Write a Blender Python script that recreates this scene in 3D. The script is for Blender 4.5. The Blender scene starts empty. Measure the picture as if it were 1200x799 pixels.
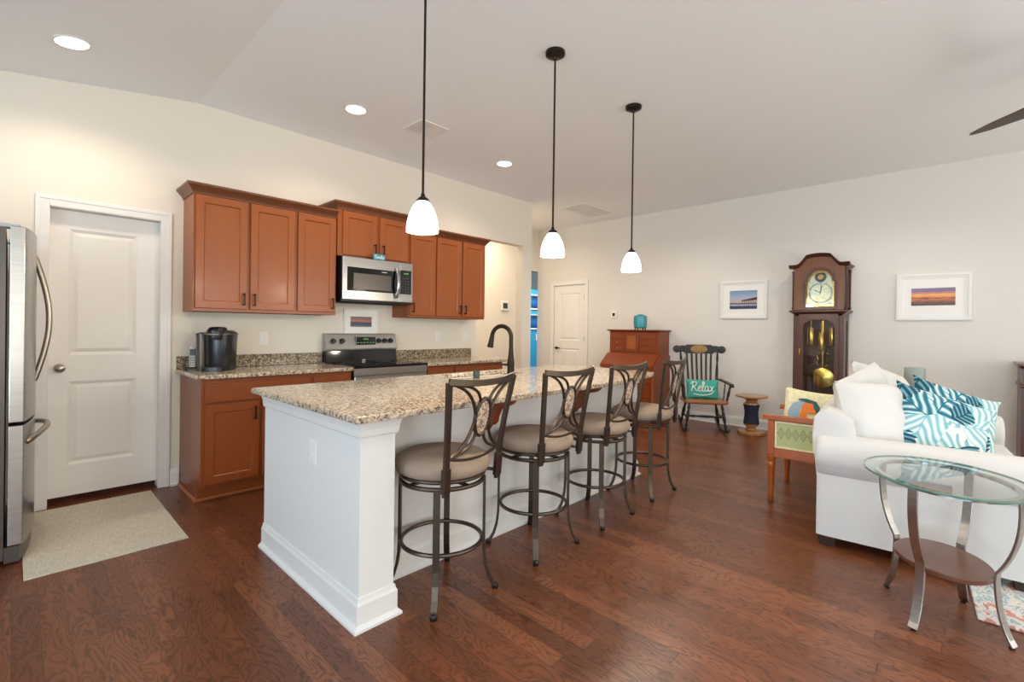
import bpy, bmesh, math, random
from mathutils import Vector, Matrix
random.seed(7)
R = math.radians
PI = math.pi
col = bpy.context.scene.collection
sc = bpy.context.scene

# ------------------------------------------------------------ camera, world, lights, exposure
W, F, CH = 4.517, 6.723, 3.06            # kitchen wall y, far wall x, flat ceiling height
yaw, pit, rol = R(43.707), R(-0.173), R(0.785)
fw = Vector((math.cos(yaw)*math.cos(pit), math.sin(yaw)*math.cos(pit), math.sin(pit)))
r0 = Vector((math.sin(yaw), -math.cos(yaw), 0)); u0 = r0.cross(fw)
rr = r0*math.cos(rol) + u0*math.sin(rol); uu = -r0*math.sin(rol) + u0*math.cos(rol)
cd = bpy.data.cameras.new('camera'); cam = bpy.data.objects.new('camera', cd); col.objects.link(cam)
m = Matrix.Identity(4)
for i in range(3):
    m[i][0] = rr[i]; m[i][1] = uu[i]; m[i][2] = -fw[i]
m[0][3], m[1][3], m[2][3] = 0, 0, 1.278
cam.matrix_world = m
cd.sensor_width = 36; cd.lens = 36*557.568/1200; cd.shift_y = -13.79/1200; cd.clip_start = 0.05
sc.camera = cam
sc.view_settings.view_transform = 'Standard'; sc.view_settings.look = 'None'
sc.view_settings.exposure = 0.14; sc.view_settings.gamma = 1; sc.view_settings.use_curve_mapping = False

wd = bpy.data.worlds.new('sky'); sc.world = wd; wd.use_nodes = True
wd.node_tree.nodes['Background'].inputs[0].default_value = (0.62, 0.80, 1, 1)
wd.node_tree.nodes['Background'].inputs[1].default_value = 1.6

def lamp(name, kind, loc, energy, color, size=0.1, size_y=None, target=None, spot=None):
    d = bpy.data.lights.new(name, kind); d.energy = energy; d.color = color
    if kind == 'AREA':
        d.size = size
        if size_y: d.shape = 'RECTANGLE'; d.size_y = size_y
    else:
        d.shadow_soft_size = size
    if spot: d.spot_size = spot; d.spot_blend = 0.6
    o = bpy.data.objects.new(name, d); col.objects.link(o); o.location = loc
    if target is not None:
        o.rotation_euler = (Vector(target)-Vector(loc)).to_track_quat('-Z', 'Y').to_euler()
    return o
COOL = (0.66, 0.83, 1.0); WARM = (1.0, 0.84, 0.66); NEUT = (1.0, 0.93, 0.83)
# daylight through the windows behind the camera (west wall) and beside it (south wall)
WIN_W = [(-2.6, -0.9), (0.2, 1.9)]        # y ranges on the west wall
WIN_S = [(-1.6, 0.3), (1.4, 3.6), (4.3, 5.9)]   # x ranges on the south wall
for a, b in WIN_W:
    lamp('window_daylight', 'AREA', (-3.35, (a+b)/2, 1.3), 100, COOL, b-a, 2.0, target=(0, (a+b)/2, 3.4))
for a, b in WIN_S:
    lamp('window_daylight', 'AREA', ((a+b)/2, -3.85, 1.35), 54, (1.0, 0.90, 0.78), b-a, 1.9, target=((a+b)/2, 0, 3.2))

# ------------------------------------------------------------ node helpers
def new_mat(name):
    mt = bpy.data.materials.new(name); mt.use_nodes = True
    nt = mt.node_tree; b = nt.nodes['Principled BSDF']
    return mt, nt, b
def rgb(c):
    def l(v): v /= 255; return v/12.92 if v <= 0.04045 else ((v+0.055)/1.055)**2.4
    return (l(c[0]), l(c[1]), l(c[2]), 1)
def N(nt, t, **k):
    n = nt.nodes.new(t)
    for a, v in k.items(): setattr(n, a, v)
    return n
def mth(nt, op, a, b=None, c=None):
    n = N(nt, 'ShaderNodeMath', operation=op)
    for i, v in enumerate((a, b, c)):
        if v is None: continue
        if isinstance(v, (int, float)): n.inputs[i].default_value = v
        else: nt.links.new(v, n.inputs[i])
    return n.outputs[0]
def ramp(nt, fac, stops, interp='LINEAR'):
    n = N(nt, 'ShaderNodeValToRGB'); cr = n.color_ramp; cr.interpolation = interp
    while len(cr.elements) < len(stops): cr.elements.new(0.5)
    for e, (p, c) in zip(cr.elements, stops): e.position = p; e.color = c
    nt.links.new(fac, n.inputs[0]); return n.outputs[0]
def mix(nt, fac, a, b, mode='MIX'):
    n = N(nt, 'ShaderNodeMix', data_type='RGBA', blend_type=mode)
    for i, v in ((0, fac), (6, a), (7, b)):
        if isinstance(v, (int, float, tuple)): n.inputs[i].default_value = v
        else: nt.links.new(v, n.inputs[i])
    return n.outputs[2]
def noise(nt, vec, scale, detail=3, rough=0.5, dist=0.0):
    n = N(nt, 'ShaderNodeTexNoise'); n.inputs['Scale'].default_value = scale
    n.inputs['Detail'].default_value = detail; n.inputs['Roughness'].default_value = rough
    n.inputs['Distortion'].default_value = dist
    nt.links.new(vec, n.inputs['Vector']); return n.outputs[0]
def vscale(nt, vec, s):
    n = N(nt, 'ShaderNodeVectorMath', operation='MULTIPLY'); nt.links.new(vec, n.inputs[0]); n.inputs[1].default_value = s
    return n.outputs[0]
def ocoord(nt): return N(nt, 'ShaderNodeTexCoord').outputs['Object']
def bump(nt, b, h, strength=0.2, dist=0.002):
    n = N(nt, 'ShaderNodeBump'); n.inputs['Strength'].default_value = strength; n.inputs['Distance'].default_value = dist
    nt.links.new(h, n.inputs['Height']); nt.links.new(n.outputs[0], b.inputs['Normal'])
def plain(name, c, rough=0.5, metal=0.0, spec=0.5, var=0.0, vs=20, coat=0.0, bmp=0.0):
    mt, nt, b = new_mat(name)
    b.inputs['Roughness'].default_value = rough; b.inputs['Metallic'].default_value = metal
    b.inputs['Specular IOR Level'].default_value = spec; b.inputs['Coat Weight'].default_value = coat
    c = rgb(c)
    f = noise(nt, ocoord(nt), vs, 3)
    v = max(var, 0.02)
    b.inputs['Base Color'].default_value = c
    o = mix(nt, f, tuple(x*(1-v) for x in c[:3])+(1,), tuple(min(1, x*(1+v)) for x in c[:3])+(1,))
    nt.links.new(o, b.inputs['Base Color'])
    if bmp: bump(nt, b, f, bmp, 0.003)
    return mt
def wood(name, c1, c2, rough=0.35, grain=(30, 30, 2.5), coat=0.2):
    mt, nt, b = new_mat(name); v = ocoord(nt)
    g = noise(nt, vscale(nt, v, grain), 1.0, 5, 0.6, 0.6)
    g2 = noise(nt, v, 3.5, 2)
    o = mix(nt, g, rgb(c1), rgb(c2)); o = mix(nt, mth(nt, 'MULTIPLY', g2, 0.25), o, rgb(c1))
    nt.links.new(o, b.inputs['Base Color']); b.inputs['Roughness'].default_value = rough
    b.inputs['Coat Weight'].default_value = coat; b.inputs['Coat Roughness'].default_value = 0.15
    return mt
def emit(name, c, s):
    mt, nt, b = new_mat(name); b.inputs['Base Color'].default_value = rgb(c)
    b.inputs['Emission Color'].default_value = rgb(c); b.inputs['Emission Strength'].default_value = s
    return mt

M = {}
M['wall'] = plain('wall_paint', (234, 226, 212), 0.85, spec=0.2, var=0.012, vs=60, bmp=0.05)
M['wall_east'] = plain('wall_paint_far', (228, 224, 217), 0.85, spec=0.2, var=0.012, vs=60, bmp=0.05)
M['ceiling'] = plain('ceiling_paint', (244, 247, 248), 0.9, spec=0.1, var=0.01, vs=80, bmp=0.05)
M['trim'] = plain('white_trim', (236, 234, 230), 0.4, var=0.01)
M['island'] = plain('island_white', (230, 228, 224), 0.45, var=0.01)
M['door'] = plain('white_door', (238, 235, 229), 0.4, var=0.01)
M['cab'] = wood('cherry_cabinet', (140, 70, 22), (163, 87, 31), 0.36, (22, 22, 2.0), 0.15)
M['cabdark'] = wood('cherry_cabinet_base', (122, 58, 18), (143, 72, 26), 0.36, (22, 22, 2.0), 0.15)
M['crown'] = wood('cherry_moulding', (100, 56, 30), (122, 70, 40), 0.4, (3, 22, 22), 0.1)
M['bronze'] = plain('oiled_bronze', (52, 43, 36), 0.42, metal=0.8, var=0.1)
M['stoolmetal'] = plain('antique_pewter_metal', (88, 76, 66), 0.34, metal=0.85, var=0.12)
M['steel'] = None
M['black'] = plain('black_plastic', (18, 18, 19), 0.3)
M['blackgloss'] = plain('black_glass', (8, 8, 9), 0.06, spec=0.6)
M['nickel'] = plain('satin_nickel', (170, 163, 150), 0.3, metal=1.0)
M['chrome'] = plain('polished_steel', (200, 200, 200), 0.12, metal=1.0)
M['plate'] = plain('white_plate', (240, 238, 232), 0.4)
M['seat'] = plain('taupe_microfibre', (156, 137, 119), 0.85, spec=0.2, var=0.09, vs=9, bmp=0.05)
M['sofa'] = plain('white_slipcover', (214, 212, 209), 0.9, spec=0.15, var=0.02, vs=180, bmp=0.12)
M['sofaleg'] = plain('dark_sofa_leg', (52, 34, 26), 0.5)
M['clock'] = wood('walnut_clock', (62, 32, 18), (98, 54, 32), 0.4, (25, 25, 3), 0.15)
M['clockpanel'] = wood('walnut_burl', (94, 54, 32), (124, 78, 48), 0.36, (10, 10, 10), 0.1)
M['brass'] = plain('brass', (196, 160, 84), 0.2, metal=1.0)
M['desk'] = wood('cherry_desk', (118, 50, 18), (148, 70, 28), 0.36, (20, 20, 3), 0.15)
M['deskorange'] = wood('cherry_desk_lit_orange', (150, 76, 30), (180, 100, 46), 0.3, (20, 20, 3), 0.4)  # brighter desk wood: lit front put into the stile colour, door panel shares it
M['chest'] = wood('dark_cherry_chest', (66, 34, 26), (96, 52, 40), 0.35, (20, 20, 3), 0.3)
M['rockblack'] = plain('black_lacquer', (14, 14, 17), 0.3, coat=0.0)
M['gold'] = plain('gold_stencil', (150, 116, 66), 0.45, metal=0.3, var=0.2, vs=40)
M['rockseat'] = wood('rocker_seat_wood', (132, 84, 46), (166, 112, 66), 0.3)
M['pedwood'] = wood('pedestal_oak', (146, 98, 50), (190, 142, 84), 0.3, (8, 8, 8), 0.4)
M['navy'] = plain('navy_cord', (28, 34, 52), 0.8, var=0.2, vs=150)
M['chairwood'] = wood('orange_cherry_wood', (150, 70, 22), (180, 94, 34), 0.3, (18, 18, 4), 0.15)
M['teal'] = plain('teal_fabric', (62, 164, 150), 0.8, var=0.08, vs=12)
M['tealglaze'] = plain('turquoise_glaze', (40, 150, 164), 0.25, var=0.15, vs=30)
M['white'] = plain('white_paint', (244, 242, 236), 0.5)
M['candle'] = plain('sage_wax', (150, 160, 156), 0.5, var=0.04)
M['tan'] = plain('tan_stand', (196, 178, 150), 0.5)
M['shelfwood'] = wood('table_shelf_wood', (84, 50, 36), (112, 70, 50), 0.3, (8, 8, 8), 0.4)
M['fan'] = wood('fan_blade_wood', (66, 52, 44), (84, 66, 56), 0.45)
M['grey_wall'] = plain('grey_wall_paint', (150, 152, 146), 0.85)
M['blue_wall'] = plain('bright_blue_wall_paint', (52, 156, 192), 0.85)
M['lcd'] = emit('green_display', (96, 150, 80), 0.25)
M['graylcd'] = plain('grey_display', (96, 112, 100), 0.3)
M['darkgap'] = plain('dark_recess', (20, 16, 14), 0.9)
M['kgrey'] = plain('coffee_maker_grey', (92, 86, 82), 0.3, metal=0.6)
M['kblack'] = plain('coffee_maker_black', (30, 31, 34), 0.25)
M['kclear'] = plain('smoked_tank', (92, 80, 68), 0.15)
M['phone'] = plain('phone_slate', (58, 72, 72), 0.4)
M['silverp'] = plain('silver_plastic', (186, 188, 188), 0.4)
M['sky_card'] = plain('sign_blue', (48, 150, 172), 0.5)
M['sheer'] = plain('white_blind', (236, 238, 240), 0.7)

def brushed():
    mt, nt, b = new_mat('brushed_stainless'); v = ocoord(nt)
    g = noise(nt, vscale(nt, v, (4, 4, 160)), 1.0, 2)
    nt.links.new(ramp(nt, g, [(0.3, (0.40, 0.39, 0.375, 1)), (0.7, (0.46, 0.45, 0.435, 1))]), b.inputs['Base Color'])
    b.inputs['Metallic'].default_value = 1; b.inputs['Roughness'].default_value = 0.28
    return mt
M['steel'] = brushed()

def floor_mat():
    mt, nt, b = new_mat('dark_hickory_planks'); v = ocoord(nt)
    s = N(nt, 'ShaderNodeSeparateXYZ'); nt.links.new(v, s.inputs[0])
    pw = 0.083
    u = mth(nt, 'DIVIDE', s.outputs[0], pw); iu = mth(nt, 'FLOOR', u); fu = mth(nt, 'FRACT', u)
    wn = N(nt, 'ShaderNodeTexWhiteNoise', noise_dimensions='1D'); nt.links.new(iu, wn.inputs['W'])
    off = mth(nt, 'MULTIPLY', wn.outputs['Value'], 7.3)
    w = mth(nt, 'ADD', mth(nt, 'DIVIDE', s.outputs[1], 1.15), off); iw = mth(nt, 'FLOOR', w); fwv = mth(nt, 'FRACT', w)
    cmb = N(nt, 'ShaderNodeCombineXYZ'); nt.links.new(iu, cmb.inputs[0]); nt.links.new(iw, cmb.inputs[1])
    pid = N(nt, 'ShaderNodeTexWhiteNoise', noise_dimensions='2D'); nt.links.new(cmb.outputs[0], pid.inputs['Vector'])
    p = pid.outputs['Value']
    # grain space : long along y, shifted per plank
    gc = N(nt, 'ShaderNodeCombineXYZ')
    nt.links.new(mth(nt, 'MULTIPLY', s.outputs[0], 10.0), gc.inputs[0])
    nt.links.new(mth(nt, 'ADD', mth(nt, 'MULTIPLY', s.outputs[1], 2.6), mth(nt, 'MULTIPLY', p, 37.0)), gc.inputs[1])
    nt.links.new(mth(nt, 'MULTIPLY', p, 19.0), gc.inputs[2])
    big = noise(nt, gc.outputs[0], 1.0, 2.5, 0.5, 0.35)
    rings = mth(nt, 'FRACT', mth(nt, 'MULTIPLY', big, 17.0))
    rings = mth(nt, 'ABSOLUTE', mth(nt, 'SUBTRACT', mth(nt, 'MULTIPLY', rings, 2), 1))
    fine = noise(nt, vscale(nt, v, (150, 7, 1)), 1.0, 3, 0.6)
    base = ramp(nt, p, [(0, rgb((110, 62, 38))), (0.45, rgb((122, 70, 43))), (0.8, rgb((130, 76, 47))), (1, rgb((143, 87, 56)))])
    dark = mix(nt, 1.0, base, (0.36, 0.31, 0.31, 1), 'MULTIPLY')
    gm = ramp(nt, rings, [(0.05, (1, 1, 1, 1)), (0.42, (0.25, 0.25, 0.25, 1)), (0.8, (0, 0, 0, 1))])
    gm = mth(nt, 'MULTIPLY', gm, mth(nt, 'ADD', mth(nt, 'MULTIPLY', noise(nt, v, 2.2, 2), 1.1), 0.3))
    c = mix(nt, gm, base, dark)
    c = mix(nt, mth(nt, 'MULTIPLY', fine, 0.35), c, dark)
    e1 = mth(nt, 'LESS_THAN', fu, 0.022); e2 = mth(nt, 'LESS_THAN', fwv, 0.003)
    gap = mth(nt, 'MAXIMUM', e1, e2)
    c = mix(nt, mth(nt, 'MULTIPLY', gap, 0.75), c, rgb((38, 18, 12)))
    nt.links.new(c, b.inputs['Base Color'])
    rg = mth(nt, 'ADD', mth(nt, 'MULTIPLY', rings, -0.05), 0.34)
    nt.links.new(rg, b.inputs['Roughness'])
    b.inputs['Specular IOR Level'].default_value = 0.5
    h = mth(nt, 'ADD', mth(nt, 'MULTIPLY', gm, -0.35), mth(nt, 'MULTIPLY', gap, -1.0))
    h = mth(nt, 'ADD', h, mth(nt, 'MULTIPLY', noise(nt, vscale(nt, v, (9, 1.4, 1)), 1.0, 2), 0.8))
    bump(nt, b, h, 0.22, 0.004)
    return mt
M['floor'] = floor_mat()

def granite(name, c1, c2, cdark, thr=0.5, rough=0.12):
    mt, nt, b = new_mat(name); v = ocoord(nt)
    n1 = noise(nt, v, 26, 4, 0.65, 0.8); n2 = noise(nt, v, 62, 3, 0.6)
    n3 = noise(nt, v, 110, 2, 0.5)
    base = mix(nt, ramp(nt, n1, [(0.35, (0, 0, 0, 1)), (0.65, (1, 1, 1, 1))]), rgb(c1), rgb(c2))
    vo = N(nt, 'ShaderNodeTexVoronoi'); vo.inputs['Scale'].default_value = 95; nt.links.new(v, vo.inputs['Vector'])
    sp = mth(nt, 'ADD', mth(nt, 'MULTIPLY', n2, 0.7), mth(nt, 'MULTIPLY', n3, 0.3))
    f = ramp(nt, sp, [(thr, (0, 0, 0, 1)), (thr+0.07, (1, 1, 1, 1))])
    c = mix(nt, mth(nt, 'MULTIPLY', f, 0.85), base, rgb(cdark))
    li = ramp(nt, vo.outputs['Color'], [(0.80, (0, 0, 0, 1)), (0.86, (1, 1, 1, 1))])
    c = mix(nt, mth(nt, 'MULTIPLY', li, 0.5), c, rgb((236, 226, 206)))
    nt.links.new(c, b.inputs['Base Color']); b.inputs['Roughness'].default_value = rough
    return mt
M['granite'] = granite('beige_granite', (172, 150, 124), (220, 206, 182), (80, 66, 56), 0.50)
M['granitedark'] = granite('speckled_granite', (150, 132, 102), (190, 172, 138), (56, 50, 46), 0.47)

def glass(name, tint, refl=0.12):
    mt = bpy.data.materials.new(name); mt.use_nodes = True; nt = mt.node_tree; nt.nodes.clear()
    o = N(nt, 'ShaderNodeOutputMaterial'); mx = N(nt, 'ShaderNodeMixShader')
    t = N(nt, 'ShaderNodeBsdfTransparent'); t.inputs[0].default_value = tint
    g = N(nt, 'ShaderNodeBsdfGlossy'); g.inputs['Roughness'].default_value = 0.02
    fr = N(nt, 'ShaderNodeFresnel'); fr.inputs[0].default_value = 1.5
    ge = N(nt, 'ShaderNodeNewGeometry')
    nt.links.new(mth(nt, 'MULTIPLY', mth(nt, 'ADD', fr.outputs[0], refl*0.3), mth(nt, 'SUBTRACT', 1.0, ge.outputs['Backfacing'])), mx.inputs[0])
    nt.links.new(t.outputs[0], mx.inputs[1]); nt.links.new(g.outputs[0], mx.inputs[2]); nt.links.new(mx.outputs[0], o.inputs[0])
    return mt
M['glass'] = glass('clear_glass', (0.95, 0.97, 0.96, 1))
M['greenglass'] = glass('green_tinted_glass', (0.95, 0.98, 0.965, 1), 0.06)
M['glassedge'] = plain('glass_edge_green', (96, 140, 122), 0.1)

def shade_mat():
    mt, nt, b = new_mat('frosted_lamp_glass'); b.inputs['Base Color'].default_value = (0.95, 0.93, 0.9, 1)
    b.inputs['Emission Color'].default_value = (1, 0.95, 0.87, 1); b.inputs['Emission Strength'].default_value = 2.6
    b.inputs['Roughness'].default_value = 0.3
    return mt
M['shade'] = shade_mat()
M['bulb'] = emit('lamp_disc', (255, 246, 232), 9.0)

def mat_weave():
    mt, nt, b = new_mat('woven_mat'); v = ocoord(nt)
    a = noise(nt, vscale(nt, v, (300, 14, 1)), 1, 2); c = noise(nt, vscale(nt, v, (14, 300, 1)), 1, 2)
    f = mth(nt, 'MULTIPLY', mth(nt, 'ADD', a, c), 0.5)
    nt.links.new(ramp(nt, f, [(0.35, rgb((172, 164, 146))), (0.65, rgb((214, 207, 188)))]), b.inputs['Base Color'])
    b.inputs['Roughness'].default_value = 0.9; bump(nt, b, f, 0.3, 0.003); return mt
M['mat'] = mat_weave()

def leaf_fabric():
    mt, nt, b = new_mat('tropical_leaf_print'); v = vscale(nt, ocoord(nt), (1, 0.0, 1))
    out = rgb((232, 229, 216))
    def layer(out, seed, scale, freq, size, keep, cols):
        a = N(nt, 'ShaderNodeVectorMath', operation='ADD'); nt.links.new(v, a.inputs[0]); a.inputs[1].default_value = (seed, 0, seed*1.7)
        d = N(nt, 'ShaderNodeTexNoise'); d.inputs['Scale'].default_value = 5.0; d.inputs['Detail'].default_value = 1; nt.links.new(a.outputs[0], d.inputs['Vector'])
        w = N(nt, 'ShaderNodeVectorMath', operation='MULTIPLY_ADD'); nt.links.new(d.outputs['Color'], w.inputs[0]); w.inputs[1].default_value = (0.12, 0.0, 0.12); nt.links.new(a.outputs[0], w.inputs[2])
        vo = N(nt, 'ShaderNodeTexVoronoi'); vo.inputs['Scale'].default_value = scale; nt.links.new(w.outputs[0], vo.inputs['Vector'])
        df = N(nt, 'ShaderNodeVectorMath', operation='SUBTRACT'); nt.links.new(w.outputs[0], df.inputs[0]); nt.links.new(vo.outputs['Position'], df.inputs[1])
        sp = N(nt, 'ShaderNodeSeparateXYZ'); nt.links.new(df.outputs[0], sp.inputs[0])
        cid = N(nt, 'ShaderNodeSeparateColor'); nt.links.new(vo.outputs['Color'], cid.inputs[0])
        th = mth(nt, 'MULTIPLY', cid.outputs[0], 6.283)
        cs, sn = mth(nt, 'COSINE', th), mth(nt, 'SINE', th)
        u = mth(nt, 'ADD', mth(nt, 'MULTIPLY', sp.outputs[0], cs), mth(nt, 'MULTIPLY', sp.outputs[2], sn))
        q = mth(nt, 'SUBTRACT', mth(nt, 'MULTIPLY', sp.outputs[2], cs), mth(nt, 'MULTIPLY', sp.outputs[0], sn))
        aq = mth(nt, 'ABSOLUTE', q)
        st = mth(nt, 'SINE', mth(nt, 'MULTIPLY', mth(nt, 'ADD', u, mth(nt, 'MULTIPLY', aq, -0.9)), freq))
        st = mth(nt, 'ADD', mth(nt, 'MULTIPLY', st, 0.5), 0.5)
        body = mth(nt, 'ADD', mth(nt, 'ADD', mth(nt, 'POWER', mth(nt, 'MULTIPLY', u, 1/size), 2.0), mth(nt, 'POWER', mth(nt, 'MULTIPLY', aq, 1.7/size), 2.0)), mth(nt, 'MULTIPLY', st, 0.45))
        m_ = mth(nt, 'MULTIPLY', mth(nt, 'LESS_THAN', body, 1.15), mth(nt, 'GREATER_THAN', cid.outputs[1], keep))
        c1 = ramp(nt, st, [(0.05, cols[0]), (0.5, cols[1]), (0.95, cols[2])])
        mid = mth(nt, 'LESS_THAN', aq, 0.0035)
        c1 = mix(nt, mid, c1, cols[0])
        return mix(nt, m_, out, c1)
    out = layer(out, 0.0, 3.8, 130.0, 0.26, -1.0, (rgb((124, 180, 192)), rgb((176, 210, 212)), rgb((226, 230, 222))))
    out = layer(out, 3.1, 4.2, 120.0, 0.17, 0.35, (rgb((30, 102, 124)), rgb((84, 154, 172)), rgb((204, 222, 216))))
    out = layer(out, 7.7, 5.0, 170.0, 0.12, 0.55, (rgb((16, 66, 84)), rgb((30, 96, 116)), rgb((112, 166, 176))))
    nt.links.new(out, b.inputs['Base Color']); b.inputs['Roughness'].default_value = 0.85; return mt
M['leaf'] = leaf_fabric()

def diamond_fabric():
    mt, nt, b = new_mat('sage_diamond_upholstery'); v = ocoord(nt)
    s = N(nt, 'ShaderNodeSeparateXYZ'); nt.links.new(v, s.inputs[0])
    y = mth(nt, 'MULTIPLY', s.outputs[1], 21.0); z = mth(nt, 'MULTIPLY', mth(nt, 'SUBTRACT', s.outputs[2], 0.52), 10.5)
    fy = mth(nt, 'ABSOLUTE', mth(nt, 'SUBTRACT', mth(nt, 'FRACT', y), 0.5))
    dd = mth(nt, 'ADD', fy, mth(nt, 'ABSOLUTE', z))
    line = mth(nt, 'LESS_THAN', mth(nt, 'ABSOLUTE', mth(nt, 'SUBTRACT', dd, 0.42)), 0.09)
    inner = mth(nt, 'LESS_THAN', mth(nt, 'ABSOLUTE', mth(nt, 'SUBTRACT', dd, 0.16)), 0.06)
    c = mix(nt, mth(nt, 'MULTIPLY', mth(nt, 'MAXIMUM', line, inner), 0.75), rgb((178, 186, 132)), rgb((112, 122, 78)))
    n = noise(nt, v, 220, 2); c = mix(nt, mth(nt, 'MULTIPLY', n, 0.3), c, rgb((206, 206, 160)))
    nt.links.new(c, b.inputs['Base Color']); b.inputs['Roughness'].default_value = 0.85; return mt
M['sage'] = diamond_fabric()

def rug_mat():
    mt, nt, b = new_mat('abstract_rug_pile'); v = ocoord(nt)
    n1 = noise(nt, vscale(nt, v, (1, 1.7, 1)), 7.5, 3, 0.5, 1.6)
    c = ramp(nt, n1, [(0.0, rgb((150, 78, 60))), (0.36, rgb((196, 108, 88))), (0.42, rgb((226, 214, 200))), (0.50, rgb((206, 210, 212))),
                      (0.55, rgb((110, 160, 172))), (0.60, rgb((214, 214, 210))), (0.66, rgb((120, 150, 170))), (0.72, rgb((66, 100, 112)))], 'CONSTANT')
    c = mix(nt, 0.25, c, rgb((222, 218, 210)))
    nt.links.new(c, b.inputs['Base Color']); b.inputs['Roughness'].default_value = 1.0
    bump(nt, b, noise(nt, v, 260, 2), 0.5, 0.004); return mt
M['rug'] = rug_mat()

def sunset(name, stops, warp=0.1):
    # a printed seascape : bands of sky, horizon and water (generated v coordinate)
    mt, nt, b = new_mat(name); g = N(nt, 'ShaderNodeTexCoord').outputs['Generated']
    s = N(nt, 'ShaderNodeSeparateXYZ'); nt.links.new(g, s.inputs[0])
    n = noise(nt, vscale(nt, g, (2.0, 2, 7.0)), 2.2, 4, 0.6, 0.4)
    f = mth(nt, 'ADD', s.outputs[2], mth(nt, 'MULTIPLY', mth(nt, 'SUBTRACT', n, 0.5), warp))
    nt.links.new(ramp(nt, f, stops), b.inputs['Base Color']); b.inputs['Roughness'].default_value = 0.35; return mt
M['print_sunset'] = sunset('sunset_print', [(0.0, rgb((66, 48, 44))), (0.2, rgb((120, 76, 52))), (0.36, rgb((214, 122, 58))), (0.42, rgb((70, 56, 60))),
    (0.47, rgb((232, 136, 60))), (0.60, rgb((244, 176, 92))), (0.72, rgb((206, 128, 116))), (0.84, rgb((118, 112, 146))), (1.0, rgb((150, 120, 142)))], 0.35)
M['print_pier'] = sunset('pier_print', [(0.0, rgb((44, 52, 84))), (0.15, rgb((66, 76, 108))), (0.22, rgb((190, 196, 206))), (0.28, rgb((62, 66, 92))),
    (0.36, rgb((198, 176, 170))), (0.6, rgb((168, 182, 202))), (1.0, rgb((120, 152, 190)))], 0.12)
M['print_beach'] = sunset('beach_dusk_print', [(0.0, rgb((150, 140, 116))), (0.15, rgb((70, 84, 110))), (0.45, rgb((54, 72, 110))), (0.52, rgb((200, 120, 80))),
    (0.65, rgb((176, 116, 96))), (1.0, rgb((96, 96, 120)))], 0.3)
M['print_blue'] = sunset('dark_blue_print', [(0.0, rgb((20, 40, 90))), (0.5, rgb((40, 110, 170))), (1.0, rgb((16, 30, 70)))], 0.6)
def stone_mat():
    mt, nt, b = new_mat('crushed_stone_inlay'); v = ocoord(nt)
    vo = N(nt, 'ShaderNodeTexVoronoi'); vo.inputs['Scale'].default_value = 140; nt.links.new(v, vo.inputs['Vector'])
    s = N(nt, 'ShaderNodeSeparateColor'); nt.links.new(vo.outputs['Color'], s.inputs[0])
    nt.links.new(ramp(nt, s.outputs[0], [(0, rgb((120, 92, 76))), (0.3, rgb((176, 150, 128))), (0.6, rgb((214, 200, 180))), (1, rgb((160, 128, 108)))], 'CONSTANT'), b.inputs['Base Color'])
    b.inputs['Roughness'].default_value = 0.4; return mt
M['stone'] = stone_mat()
def fish_mat():
    mt, nt, b = new_mat('cream_pillow_cloth'); v = ocoord(nt)
    n = noise(nt, v, 30, 3); nt.links.new(ramp(nt, n, [(0.4, rgb((222, 214, 168))), (0.6, rgb((238, 228, 190)))]), b.inputs['Base Color'])
    b.inputs['Roughness'].default_value = 0.9; return mt
M['cream'] = fish_mat()
M['motif_blue'] = plain('motif_blue_cloth', (150, 172, 192), 0.85)
M['motif_orange'] = plain('motif_orange_cloth', (236, 128, 54), 0.85)
M['motif_teal'] = plain('motif_teal_cloth', (52, 96, 104), 0.85)
def dial_mat():
    mt, nt, b = new_mat('engraved_silvered_dial'); v = ocoord(nt)
    n = noise(nt, v, 22, 4, 0.6, 1.0)
    nt.links.new(ramp(nt, n, [(0.35, rgb((150, 180, 186))), (0.5, rgb((214, 222, 206))), (0.62, rgb((222, 204, 150)))]), b.inputs['Base Color'])
    b.inputs['Roughness'].default_value = 0.25; b.inputs['Metallic'].default_value = 0.35; return mt
M['dial'] = dial_mat()

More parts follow.
